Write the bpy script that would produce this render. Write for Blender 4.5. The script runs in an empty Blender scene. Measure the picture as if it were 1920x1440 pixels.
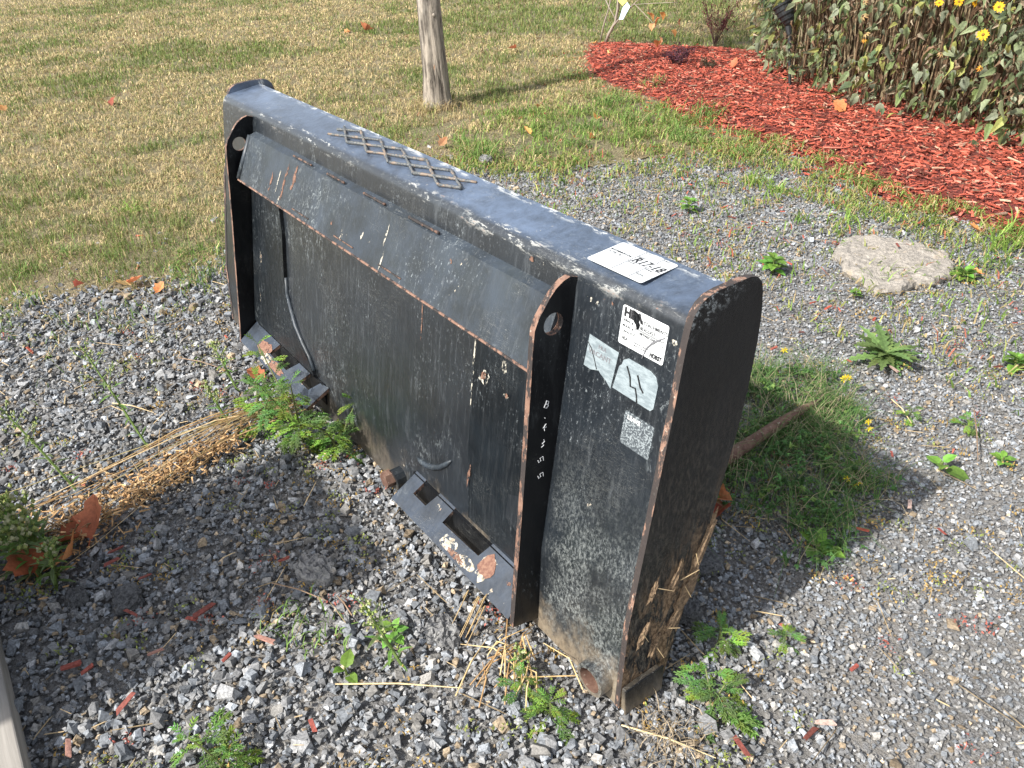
import bpy, bmesh, math, random
import numpy as np
from mathutils import Vector, Matrix
from mathutils.geometry import tessellate_polygon
PI = math.pi
S = bpy.context.scene
COL = S.collection

# ------------------------------------------------------------------ camera, sky, sun, exposure
cam = bpy.data.cameras.new('camera'); co = bpy.data.objects.new('camera', cam); COL.objects.link(co); S.camera = co
CO = Vector((2.12554466, -0.55168696, 1.0778241))
CF = Vector((-0.69347278, 0.48190079, -0.53559978)); CR = Vector((0.59158918, 0.80516966, -0.04152186)); CU = Vector((-0.41123928, 0.34564931, 0.84345054))
M = Matrix.Identity(4)
for i in range(3):
    M[i][0] = CR[i]; M[i][1] = CU[i]; M[i][2] = -CF[i]; M[i][3] = CO[i]
co.matrix_world = M
cam.sensor_width = 36; cam.lens = 28.42; cam.clip_start = .02; cam.clip_end = 500
SUN_EL = math.radians(43)
sd = Vector((0.025, 1.0, 0)).normalized() * math.cos(SUN_EL); sd.z = -math.sin(SUN_EL)   # direction the light travels
W = bpy.data.worlds.new('World'); S.world = W; W.use_nodes = True
nt = W.node_tree; bg = nt.nodes['Background']
sky = nt.nodes.new('ShaderNodeTexSky'); sky.sky_type = 'NISHITA'; sky.sun_disc = False
sky.sun_elevation = SUN_EL; sky.sun_rotation = math.radians(177); sky.air_density = 1.0; sky.dust_density = 2.0
hs = nt.nodes.new('ShaderNodeHueSaturation'); hs.inputs['Saturation'].default_value = .45; nt.links.new(sky.outputs[0], hs.inputs['Color']); nt.links.new(hs.outputs[0], bg.inputs[0]); bg.inputs[1].default_value = 0.15
sl = bpy.data.lights.new('sun', 'SUN'); sl.energy = 4.3; sl.angle = math.radians(1.0); sl.color = (1, .965, .91)
so = bpy.data.objects.new('sun', sl); COL.objects.link(so); so.rotation_euler = sd.to_track_quat('-Z', 'Y').to_euler()
S.view_settings.view_transform = 'Standard'; S.view_settings.look = 'None'; S.view_settings.exposure = 0.88; S.view_settings.gamma = 1
S.view_settings.use_curve_mapping = False
S.cycles.max_bounces = 6; S.cycles.transparent_max_bounces = 6

# ------------------------------------------------------------------ helpers
rng = np.random.default_rng(7)
random.seed(7)

def tag(o, label=None, cat=None, group=None, kind=None):
    if label: o['label'] = label
    if cat: o['category'] = cat
    if group: o['group'] = group
    if kind: o['kind'] = kind
    return o

def empty(name, loc=(0, 0, 0), rz=0, label=None, cat=None, group=None):
    o = bpy.data.objects.new(name, None); COL.objects.link(o); o.empty_display_size = .02
    o.location = loc; o.rotation_euler = (0, 0, rz)
    return tag(o, label, cat, group)

def link(name, me, parent=None, keep=True):
    o = bpy.data.objects.new(name, me); COL.objects.link(o)
    if parent is not None:
        o.parent = parent
    return o

def np_mesh(name, V, F, mats, cols=None, midx=None, smooth=False):
    """V (n,3), F (m,k) all faces of k corners or a list of such arrays"""
    V = np.asarray(V, dtype=np.float32)
    Fs = F if isinstance(F, list) and np.ndim(F[0]) == 2 else [F]
    Fs = [np.asarray(f, dtype=np.int32) for f in Fs if len(f)]
    me = bpy.data.meshes.new(name)
    me.vertices.add(len(V)); me.vertices.foreach_set('co', V.ravel())
    loops = np.concatenate([f.ravel() for f in Fs]); tot = np.concatenate([np.full(len(f), f.shape[1], dtype=np.int32) for f in Fs])
    me.loops.add(len(loops)); me.loops.foreach_set('vertex_index', loops)
    me.polygons.add(len(tot)); st = np.zeros(len(tot), dtype=np.int32); st[1:] = np.cumsum(tot)[:-1]
    me.polygons.foreach_set('loop_start', st); me.polygons.foreach_set('loop_total', tot)
    if midx is not None: me.polygons.foreach_set('material_index', np.asarray(midx, dtype=np.int32))
    me.polygons.foreach_set('use_smooth', np.full(len(tot), bool(smooth)))
    for m in (mats if isinstance(mats, (list, tuple)) else [mats]): me.materials.append(m)
    if cols is not None:
        a = me.color_attributes.new('Col', 'FLOAT_COLOR', 'POINT')
        c = np.ones((len(V), 4), dtype=np.float32); c[:, :3] = cols; a.data.foreach_set('color', c.ravel())
    me.update(calc_edges=True); me.validate()
    return me

class MB:
    """collects simple shapes with a colour per vertex"""
    def __init__(s): s.v = []; s.f = []; s.c = []; s.m = []
    def add(s, vs, fs, c=(1, 1, 1), m=0):
        b = len(s.v); s.v += [tuple(v) for v in vs]; s.c += [c] * len(vs)
        for f in fs: s.f.append(tuple(b + i for i in f)); s.m.append(m)
    def tube(s, pts, rad, n=5, c=(1, 1, 1), m=0, cap=True):
        pts = [Vector(p) for p in pts]; k = len(pts)
        if not hasattr(rad, '__len__'): rad = [rad] * k
        ring = []
        t0 = (pts[1] - pts[0]).normalized(); up = Vector((0, 0, 1)) if abs(t0.z) < .9 else Vector((1, 0, 0))
        a = t0.cross(up).normalized()
        for i, p in enumerate(pts):
            t = (pts[min(i + 1, k - 1)] - pts[max(i - 1, 0)]).normalized()
            a = (a - t * a.dot(t)).normalized(); b = t.cross(a)
            ring.append([p + (a * math.cos(2 * PI * j / n) + b * math.sin(2 * PI * j / n)) * rad[i] for j in range(n)])
        vs = [v for r in ring for v in r]; fs = []
        for i in range(k - 1):
            for j in range(n): fs.append((i * n + j, i * n + (j + 1) % n, (i + 1) * n + (j + 1) % n, (i + 1) * n + j))
        if cap: fs.append(tuple(range(n - 1, -1, -1))); fs.append(tuple((k - 1) * n + j for j in range(n)))
        s.add(vs, fs, c, m)
    def box(s, c0, c1, c=(1, 1, 1), m=0):
        x0, y0, z0 = c0; x1, y1, z1 = c1
        s.add([(x0, y0, z0), (x1, y0, z0), (x1, y1, z0), (x0, y1, z0), (x0, y0, z1), (x1, y0, z1), (x1, y1, z1), (x0, y1, z1)],
              [(0, 3, 2, 1), (4, 5, 6, 7), (0, 1, 5, 4), (1, 2, 6, 5), (2, 3, 7, 6), (3, 0, 4, 7)], c, m)
    def mesh(s, name, mats, smooth=False):
        me = bpy.data.meshes.new(name); me.from_pydata(s.v, [], s.f)
        for m in (mats if isinstance(mats, (list, tuple)) else [mats]): me.materials.append(m)
        for p, i in zip(me.polygons, s.m): p.material_index = i; p.use_smooth = smooth
        a = me.color_attributes.new('Col', 'FLOAT_COLOR', 'POINT')
        a.data.foreach_set('color', [x for c in s.c for x in (c[0], c[1], c[2], 1)])
        me.update(); return me
    def obj(s, name, mats, parent=None, smooth=False): return link(name, s.mesh(name, mats, smooth), parent)

def vnoise(P, scale, seed=0):
    """value noise 0..1 of 2-D points"""
    q = np.asarray(P)[:, :2] * scale + seed * 17.31
    i = np.floor(q).astype(np.int64); f = q - i; f = f * f * (3 - 2 * f)
    def h(a, b):
        n = (a * 374761393 + b * 668265263 + seed * 1442695) & 0x7fffffff
        n = ((n ^ (n >> 13)) * 1274126177) & 0x7fffffff
        return ((n ^ (n >> 16)) & 0xffff) / 65535.0
    a, b, c, d = h(i[:, 0], i[:, 1]), h(i[:, 0] + 1, i[:, 1]), h(i[:, 0], i[:, 1] + 1), h(i[:, 0] + 1, i[:, 1] + 1)
    return (a * (1 - f[:, 0]) + b * f[:, 0]) * (1 - f[:, 1]) + (c * (1 - f[:, 0]) + d * f[:, 0]) * f[:, 1]
def fbm(P, scale, seed=0): return (vnoise(P, scale, seed) * .5 + vnoise(P, scale * 2.1, seed + 1) * .3 + vnoise(P, scale * 4.3, seed + 2) * .2)

def signed(P, poly):
    """+ inside, - outside: distance to the polygon's outline"""
    P = np.asarray(P)[:, :2]; poly = np.asarray(poly, float); n = len(poly)
    ins = np.zeros(len(P), bool); dmin = np.full(len(P), 1e9)
    for i in range(n):
        a = poly[i]; b = poly[(i + 1) % n]
        cond = ((a[1] > P[:, 1]) != (b[1] > P[:, 1]))
        with np.errstate(divide='ignore', invalid='ignore'):
            xi = (b[0] - a[0]) * (P[:, 1] - a[1]) / (b[1] - a[1] if b[1] != a[1] else 1e-9) + a[0]
        ins ^= cond & (P[:, 0] < xi)
        ab = b - a; t = np.clip(((P - a) @ ab) / max(ab @ ab, 1e-12), 0, 1)
        dmin = np.minimum(dmin, np.hypot(*(P - a - t[:, None] * ab).T))
    return np.where(ins, dmin, -dmin)

# ------------------------------------------------------------------ materials
class Nodes:
    def __init__(s, name):
        s.m = bpy.data.materials.new(name); s.m.use_nodes = True; s.t = s.m.node_tree; s.n = s.t.nodes
        s.b = s.n['Principled BSDF']; s.out = s.n['Material Output']
        s.pos = None
    def new(s, t, **k):
        n = s.n.new(t)
        for a, b in k.items(): setattr(n, a, b)
        return n
    def l(s, a, b): s.t.links.new(a, b)
    def P(s):
        if s.pos is None: s.pos = s.new('ShaderNodeNewGeometry').outputs['Position']
        return s.pos
    def noise(s, scale, stretch=(1, 1, 1), detail=4, rough=.6, dist=0, off=(0, 0, 0), vec=None):
        mp = s.new('ShaderNodeMapping'); s.l(vec or s.P(), mp.inputs[0]); mp.inputs['Scale'].default_value = stretch; mp.inputs['Location'].default_value = off
        n = s.new('ShaderNodeTexNoise'); s.l(mp.outputs[0], n.inputs[0]); n.inputs['Scale'].default_value = scale
        n.inputs['Detail'].default_value = detail; n.inputs['Roughness'].default_value = rough; n.inputs['Distortion'].default_value = dist
        return n.outputs[0]
    def ramp(s, x, a, b, c0=0., c1=1.):
        n = s.new('ShaderNodeMapRange'); n.interpolation_type = 'SMOOTHSTEP'; s.l(x, n.inputs[0])
        n.inputs[1].default_value = a; n.inputs[2].default_value = b; n.inputs[3].default_value = c0; n.inputs[4].default_value = c1
        return n.outputs[0]
    def math(s, op, a, b=None, c=None):
        n = s.new('ShaderNodeMath', operation=op)
        for i, v in enumerate((a, b, c)):
            if v is None: continue
            if isinstance(v, (int, float)): n.inputs[i].default_value = v
            else: s.l(v, n.inputs[i])
        return n.outputs[0]
    def mix(s, f, a, b):
        n = s.new('ShaderNodeMix', data_type='RGBA')
        if isinstance(f, (int, float)): n.inputs[0].default_value = f
        else: s.l(f, n.inputs[0])
        for i, v in ((6, a), (7, b)):
            if isinstance(v, tuple): n.inputs[i].default_value = (*v, 1)
            else: s.l(v, n.inputs[i])
        return n.outputs[2]
    def xyz(s):
        n = s.new('ShaderNodeSeparateXYZ'); s.l(s.P(), n.inputs[0]); return n.outputs
    def bump(s, h, strength=.3, dist=.002):
        n = s.new('ShaderNodeBump'); n.inputs['Strength'].default_value = strength; n.inputs['Distance'].default_value = dist
        s.l(h, n.inputs['Height']); s.l(n.outputs[0], s.b.inputs['Normal'])

def leafmat(name, rough=.6, trans=.35, vary=.4, objvar=True, spec=.35):
    k = Nodes(name); at = k.new('ShaderNodeAttribute', attribute_name='Col')
    col = at.outputs[0]
    nz = k.noise(160, detail=2)
    hs = k.new('ShaderNodeHueSaturation'); k.l(col, hs.inputs['Color'])
    if objvar:
        oi = k.new('ShaderNodeObjectInfo')
        r = k.math('MULTIPLY_ADD', oi.outputs['Random'], vary * 1.6, 1 - vary * .8)
        v = k.math('MULTIPLY', r, k.ramp(nz, .3, .7, .85, 1.15)); k.l(v, hs.inputs['Value'])
        k.l(k.math('MULTIPLY_ADD', oi.outputs['Random'], .04, .48), hs.inputs['Hue'])
    else:
        k.l(k.ramp(nz, .3, .7, .8, 1.2), hs.inputs['Value'])
    k.l(hs.outputs[0], k.b.inputs['Base Color']); k.b.inputs['Roughness'].default_value = rough; k.b.inputs['Specular IOR Level'].default_value = spec
    if trans:
        tr = k.new('ShaderNodeBsdfTranslucent'); mx = k.new('ShaderNodeMixShader'); mx.inputs[0].default_value = trans
        k.l(hs.outputs[0], tr.inputs[0]); k.l(k.b.outputs[0], mx.inputs[1]); k.l(tr.outputs[0], mx.inputs[2]); k.l(mx.outputs[0], k.out.inputs[0])
    return k.m
LEAF = leafmat('leaf'); LEAFS = leafmat('leaf_mass', objvar=False); DRY = leafmat('dry_plant', .7, .15, objvar=False, spec=.2)
GRASS = leafmat('grass_blade', .6, .3, objvar=False, spec=.25)

def vcol(name, rough=.85, nscale=120, amt=.35, bump=.4, bd=.001, spec=.3):
    k = Nodes(name); at = k.new('ShaderNodeAttribute', attribute_name='Col'); nz = k.noise(nscale, detail=5)
    hs = k.new('ShaderNodeHueSaturation'); k.l(at.outputs[0], hs.inputs['Color']); k.l(k.ramp(nz, .3, .7, 1 - amt, 1 + amt), hs.inputs['Value'])
    k.l(hs.outputs[0], k.b.inputs['Base Color']); k.b.inputs['Roughness'].default_value = rough; k.b.inputs['Specular IOR Level'].default_value = spec
    k.bump(nz, bump, bd); return k.m
STONE = vcol('crushed_stone', .8, 260, .35, .5, .0008)
CHIP = vcol('dyed_wood', .75, 200, .3, .6, .001)
BARKC = vcol('plain_wood', .85, 150, .3, .6, .001)

def flat(name, c, rough=.5, metal=0, spec=.5):
    k = Nodes(name); k.b.inputs['Base Color'].default_value = (*c, 1); k.b.inputs['Roughness'].default_value = rough; k.b.inputs['Metallic'].default_value = metal
    k.b.inputs['Specular IOR Level'].default_value = spec
    return k.m

def ground_mat():
    k = Nodes('gravel_fines')
    n1 = k.noise(6, detail=6); n2 = k.noise(140, detail=4); n3 = k.noise(420, detail=2)
    c = k.mix(k.ramp(n1, .35, .65), (.10, .098, .095), (.16, .152, .14))
    c = k.mix(k.ramp(k.noise(2.6, detail=5, off=(2, 1, 0)), .48, .62, 0, .75), c, (.20, .185, .165)); c = k.mix(k.ramp(n2, .45, .62), c, (.19, .187, .185)); c = k.mix(k.ramp(n3, .6, .68), c, (.28, .275, .26))
    c = k.mix(k.ramp(n3, .42, .32, 0, .7), c, (.03, .028, .026))
    k.l(c, k.b.inputs['Base Color']); k.b.inputs['Roughness'].default_value = .9; k.bump(k.math('ADD', n2, k.math('MULTIPLY', n3, .5)), .9, .006); return k.m
def lawn_mat():
    k = Nodes('lawn_soil')
    n1 = k.noise(1.6, detail=5); n2 = k.noise(70, detail=5); n3 = k.noise(240, detail=3)
    c = k.mix(k.ramp(n1, .38, .62), (.21, .165, .09), (.12, .12, .05))
    c = k.mix(k.ramp(n2, .4, .65), c, (.32, .26, .15)); c = k.mix(k.ramp(n3, .5, .36, 0, .8), c, (.03, .028, .012))
    k.l(c, k.b.inputs['Base Color']); k.b.inputs['Roughness'].default_value = .95; k.bump(k.math('ADD', n2, n3), 1, .01); return k.m
def mulch_mat():
    k = Nodes('mulch_base'); n2 = k.noise(60, (1, 3, 1), 5); n3 = k.noise(200, detail=3)
    c = k.mix(k.ramp(n2, .35, .65), (.10, .018, .012), (.28, .045, .03)); c = k.mix(k.ramp(n3, .5, .38, 0, .9), c, (.03, .012, .009))
    k.l(c, k.b.inputs['Base Color']); k.b.inputs['Roughness'].default_value = .9; k.bump(k.math('ADD', n2, n3), 1, .01); return k.m

# ------------------------------------------------------------------ zones of the ground (metres)
GRAVEL = [(-.69, -.54), (-.60, -.35), (-.53, -.2), (-.5, -.05), (-.5, .1), (-.7, .5), (-1.0, 1.0), (-1.05, 1.25), (-.78, 1.38), (-.60, 1.48), (-.48, 1.70),
          (-.38, 1.95), (-.28, 2.20), (-.20, 2.42), (-.13, 2.56), (.12, 2.55), (.4, 2.44), (.62, 2.30), (.79, 2.35), (1.0, 2.34), (1.6, 2.46), (3, 2.8), (4.5, 2), (4.5, -3), (-1.2, -3), (-1.0, -1.2)]
MULCH = [(-2.36, 3.30), (-1.80, 2.86), (-1.28, 2.70), (-.98, 2.66), (-.75, 2.54), (-.47, 2.50), (-.13, 2.50), (.12, 2.44), (.4, 2.33), (.62, 2.22), (.79, 2.26),
         (.99, 2.25), (1.4, 2.35), (3.2, 2.9), (3.2, 4.6), (0, 4.5), (-1.2, 4.2), (-1.53, 4.09), (-1.81, 4.02), (-2.14, 3.85), (-2.43, 3.76), (-2.6, 3.57)]

def sheet(name, x0, x1, y0, y1, nx, ny, z, mat, keep=None, zf=None):
    X, Y = np.meshgrid(np.linspace(x0, x1, nx + 1), np.linspace(y0, y1, ny + 1)); V = np.stack([X.ravel(), Y.ravel(), np.full(X.size, z)], 1)
    if zf is not None: V[:, 2] = zf(V)
    a = (np.arange(nx)[None] + np.arange(ny)[:, None] * (nx + 1)).ravel(); F = np.stack([a, a + 1, a + nx + 2, a + nx + 1], 1)
    if keep is not None:
        ok = keep(V); F = F[ok[F].all(1)]
        used = np.unique(F); mp = np.zeros(len(V), int); mp[used] = np.arange(len(used)); V = V[used]; F = mp[F]
    return np_mesh(name, V, F, mat, smooth=True)

g = link('ground', sheet('ground', -80, 60, -60, 80, 8, 8, -.016, ground_mat())); tag(g, kind='structure')
lawn_m = lawn_mat()
def near_lawn(V): return signed(V, GRAVEL) + .10 * (fbm(V, 6, 3) - .5) < .02
def lawn_z(V): return -.012 + .010 * np.clip(-signed(V, GRAVEL) * 8, 0, 1) + .012 * (fbm(V, 3, 9) - .5)
near = sheet('lawn', -6, 2, -3, 7, 200, 250, -.008, lawn_m, near_lawn, lawn_z)
L = link('lawn', near); tag(L, kind='structure')
farm = np_mesh('far', [(-80, -3, -.013), (-6, -3, -.013), (-6, 7, -.013), (-80, 7, -.013), (-80, 7, -.013), (60, 7, -.013), (60, 80, -.013), (-80, 80, -.013)], [[0, 1, 2, 3], [4, 5, 6, 7]], lawn_m)
tag(link('lawn_beyond', farm), kind='structure')
def mulch_z(V):
    s = signed(V, MULCH); return -.012 + .035 * np.clip(s * 5, 0, 1) + .02 * (fbm(V, 7, 5) - .4) * (s > 0)
mm = sheet('mulch_bed', -2.8, 3.2, 2.2, 4.7, 150, 70, 0, mulch_mat(), lambda V: signed(V, MULCH) > -.03, mulch_z)
tag(link('mulch_bed', mm), kind='structure')

# ------------------------------------------------------------------ loose ground cover
def in_view(P, margin=.35):
    d = P - np.array(CO); z = d @ np.array(CF); x = d @ np.array(CR); y = d @ np.array(CU)
    return (z > .1) & (np.abs(x) < z * .633 + margin) & (np.abs(y) < z * .475 + margin)

def rand_rot(n, tilt=1.0):
    """n rotation matrices: any turn about z, tilted by up to about tilt radians"""
    a = rng.uniform(0, 2 * PI, n); b = rng.normal(0, tilt, n); c = rng.uniform(0, 2 * PI, n)
    def R(ax, t):
        m = np.zeros((n, 3, 3)); i, j = [(1, 2), (2, 0), (0, 1)][ax]; m[:, ax, ax] = 1
        m[:, i, i] = np.cos(t); m[:, j, j] = np.cos(t); m[:, i, j] = -np.sin(t); m[:, j, i] = np.sin(t); return m
    return R(2, a) @ R(0, b) @ R(2, c)

def scatter(P, size, shapes, faces, rot, cols):
    """shapes (k,v,3) with the same faces (f,c)"""
    n = len(P); ch = rng.integers(0, len(shapes), n); B = shapes[ch] * size[:, None, :]
    V = np.einsum('nij,nvj->nvi', rot, B) + P[:, None, :]
    nv = shapes.shape[1]; F = faces[None] + (np.arange(n) * nv)[:, None, None]
    return V.reshape(-1, 3), F.reshape(-1, faces.shape[1]), np.repeat(cols, nv, 0)

def rock_shapes(k):
    t = (1 + 5 ** .5) / 2
    v = np.array([(-1, t, 0), (1, t, 0), (-1, -t, 0), (1, -t, 0), (0, -1, t), (0, 1, t), (0, -1, -t), (0, 1, -t), (t, 0, -1), (t, 0, 1), (-t, 0, -1), (-t, 0, 1)], float); v /= np.linalg.norm(v[0])
    f = np.array([(0, 11, 5), (0, 5, 1), (0, 1, 7), (0, 7, 10), (0, 10, 11), (1, 5, 9), (5, 11, 4), (11, 10, 2), (10, 7, 6), (7, 1, 8), (3, 9, 4), (3, 4, 2), (3, 2, 6), (3, 6, 8), (3, 8, 9), (4, 9, 5), (2, 4, 11), (6, 2, 10), (8, 6, 7), (9, 8, 1)])
    out = []
    for i in range(k):
        w = v @ rand_rot(1, 2)[0].T
        w = w + rng.normal(0, .12, w.shape)
        for q in range(8):                       # flatten against random planes: broken faces
            nrm = rng.normal(0, 1, 3); nrm /= np.linalg.norm(nrm); lim = rng.uniform(.3, .62); d = w @ nrm; ex = np.clip(d - lim, 0, None); w = w - ex[:, None] * nrm
        out.append(w)
    return np.array(out), f
ROCKS, RF = rock_shapes(40)
ROCKS *= 1.35

BOX = np.array([(-1, -1, -1), (1, -1, -1), (1, 1, -1), (-1, 1, -1), (-1, -1, 1), (1, -1, 1), (1, 1, 1), (-1, 1, 1)], float)
BF = np.array([(0, 3, 2, 1), (4, 5, 6, 7), (0, 1, 5, 4), (1, 2, 6, 5), (2, 3, 7, 6), (3, 0, 4, 7)])
BROKEN = np.array([BOX * (.85, .85, .85) * (1 + rng.normal(0, .06, (1, 3))) + rng.normal(0, .27, (8, 3)) for _ in range(60)])
BROKEN[:, 4:, :2] *= rng.uniform(.45, .95, (60, 1, 2))
def gravel():
    n = 640000
    P = np.stack([rng.uniform(-1.3, 3.2, n), rng.uniform(-1.2, 3.2, n), np.zeros(n)], 1)
    P = P[in_view(P, .25)]
    s = signed(P, GRAVEL) + (.22 + .35 * (P[:, 1] > 1.2)) * (fbm(P, 5, 3) - .5)
    sm = signed(P, MULCH)
    keep = ((s > 0) | (rng.random(len(P)) < np.exp(s * 7) * .55)) & ((sm < .0) | (rng.random(len(P)) < np.exp(-sm * 30) * .3)); P = P[keep]
    # coarse stone in front and to the left of the attachment, finer and trodden-in behind it
    coarse = 1 / (1 + np.exp((P[:, 1] - .35 + .35 * (P[:, 0] - 1.2)) * 7)); coarse = np.clip(coarse + .3 * (fbm(P, 4, 11) - .5), 0, 1)
    base = .0027 + .0016 * coarse
    size = base * np.exp(rng.normal(0, .40, len(P))); size = np.clip(size, .0024, .012)
    acc = rng.random(len(P)) < np.clip(.0000125 / (size ** 2) * .62, .26, 1) * np.where(coarse < .6, np.clip((fbm(P, 3.2, 91) - .30) * 5, .8, 1), 1); P = P[acc]; size = size[acc]; coarse = coarse[acc]
    dc = np.hypot(P[:, 0] - CO.x, P[:, 1] - CO.y); acc = (rng.random(len(P)) < np.clip(1.75 / dc, .22, 1)); P = P[acc]; size = size[acc]; coarse = coarse[acc]; dc = dc[acc]
    size *= np.clip(dc / 2.3, 1, 1.5)
    n = len(P)
    P[:, 2] = -.013 + size * rng.uniform(.1, .9, n) + .006 * coarse * rng.random(n)
    sc = np.stack([size * rng.uniform(.85, 1.45, n), size * rng.uniform(.7, 1.1, n), size * rng.uniform(.38, .8, n)], 1)
    v = np.clip(rng.lognormal(-1.62, .33, n), .08, .52)
    warm = rng.random(n); c = np.stack([v * .99, v * .99, v * .985], 1)
    blue = warm < .35; c[blue] *= [.93, .99, 1.06]; c[warm > .8] *= [1.06, 1.01, .93]; tan = warm > .93; c[tan] *= [1.25, 1.02, .75]
    rot = rand_rot(n, .45); h = rng.random(n) < .88
    V, F, C = scatter(P[~h], sc[~h], ROCKS, RF, rot[~h], c[~h]); V2, F2, C2 = scatter(P[h], sc[h], BROKEN, BF, rot[h], c[h])
    o = link('gravel', np_mesh('gravel', np.concatenate([V, V2]), [F, F2 + len(V)], STONE, np.concatenate([C, C2]))); tag(o, 'grey crushed stone gravel covering the yard', 'gravel', kind='stuff'); return n
NG = gravel()

def chip_shapes(k):
    out = []
    for i in range(k):
        b = BOX.copy(); b[:, 0] += rng.normal(0, .22, 8); b[:, 1] *= rng.uniform(.55, 1.1, 8); b[:, 2] *= rng.uniform(.5, 1.1, 8); b[:, 2] += .5 * rng.normal() * (b[:, 0] ** 2); out.append(b)
    return np.array(out)
CHIPS = chip_shapes(30)
RED = np.array([.34, .076, .046])
def chipcols(n):
    v = np.exp(rng.normal(0, .35, n))[:, None]; c = RED * v; w = rng.random(n)
    c[w > .965] = np.array([.5, .30, .2]); m = (w > .85) & (w <= .965); c[m] = np.array([.46, .13, .09]) * v[m]; c[w < .16] = np.array([.12, .035, .025]); c[(w > .82) & (w < .85)] = np.array([.20, .13, .09]); return np.clip(c, 0, .75)
def mulch():
    n = 60000
    P = np.stack([rng.uniform(-2.8, 2.2, n), rng.uniform(2.2, 4.3, n), np.zeros(n)], 1); P = P[in_view(P, .3)]
    s = signed(P, MULCH) + .22 * (fbm(P, 6, 3) - .5)
    P = P[(rng.random(len(P)) < np.clip(.35 + s * 9, 0, 1)) | ((s < 0) & (rng.random(len(P)) < np.exp(s * 9) * .35))]
    # the bed thins out over the gravel before the bushes
    n = len(P); ln = np.clip(rng.lognormal(math.log(.0088), .5, n), .003, .032)
    sc = np.stack([ln, ln * rng.uniform(.10, .34, n), rng.uniform(.0008, .0026, n)], 1)
    P[:, 2] = np.maximum(mulch_z(P), -.012) + rng.uniform(.001, .016, n)
    rot = rand_rot(n, .28)
    V, F, C = scatter(P, sc, CHIPS, BF, rot, chipcols(n))
    o = link('mulch', np_mesh('mulch', V, F, CHIP, C)); tag(o, 'bright red shredded wood mulch spread in a curved bed', 'mulch', kind='stuff'); return n
NM = mulch()

def blades(P, h, w, lean, cols, segs=2, curl=.5):
    """tapered bent blades; P (n,3)"""
    n = len(P); a = rng.uniform(0, 2 * PI, n); d = np.stack([np.cos(a), np.sin(a), np.zeros(n)], 1); a2 = a + PI / 2 + rng.normal(0, .5, n); s = np.stack([np.cos(a2), np.sin(a2), np.zeros(n)], 1)
    rows = []
    for i in range(segs + 1):
        t = i / segs; ang = lean * (t ** .7) * (1 - curl) + lean * curl * t * t * 1.3
        hor = h * t * np.sin(ang); ver = h * t * np.cos(ang)
        c = P + d * hor[:, None]; c[:, 2] += np.maximum(ver, -.0)
        if i < segs: ww = w * (1 - .55 * t); rows += [c - s * ww[:, None] / 2, c + s * ww[:, None] / 2]
        else: rows.append(c)
    V = np.stack(rows, 1); nv = V.shape[1]; b = (np.arange(n) * nv)[:, None]
    Q = [b + np.array([[2 * i, 2 * i + 1, 2 * i + 3, 2 * i + 2]]) for i in range(segs - 1)]
    T = b + np.array([[2 * segs - 2, 2 * segs - 1, 2 * segs]])
    return V.reshape(-1, 3), ([np.concatenate(Q)] if Q else []) + [T], np.repeat(cols, nv, 0)

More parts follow.
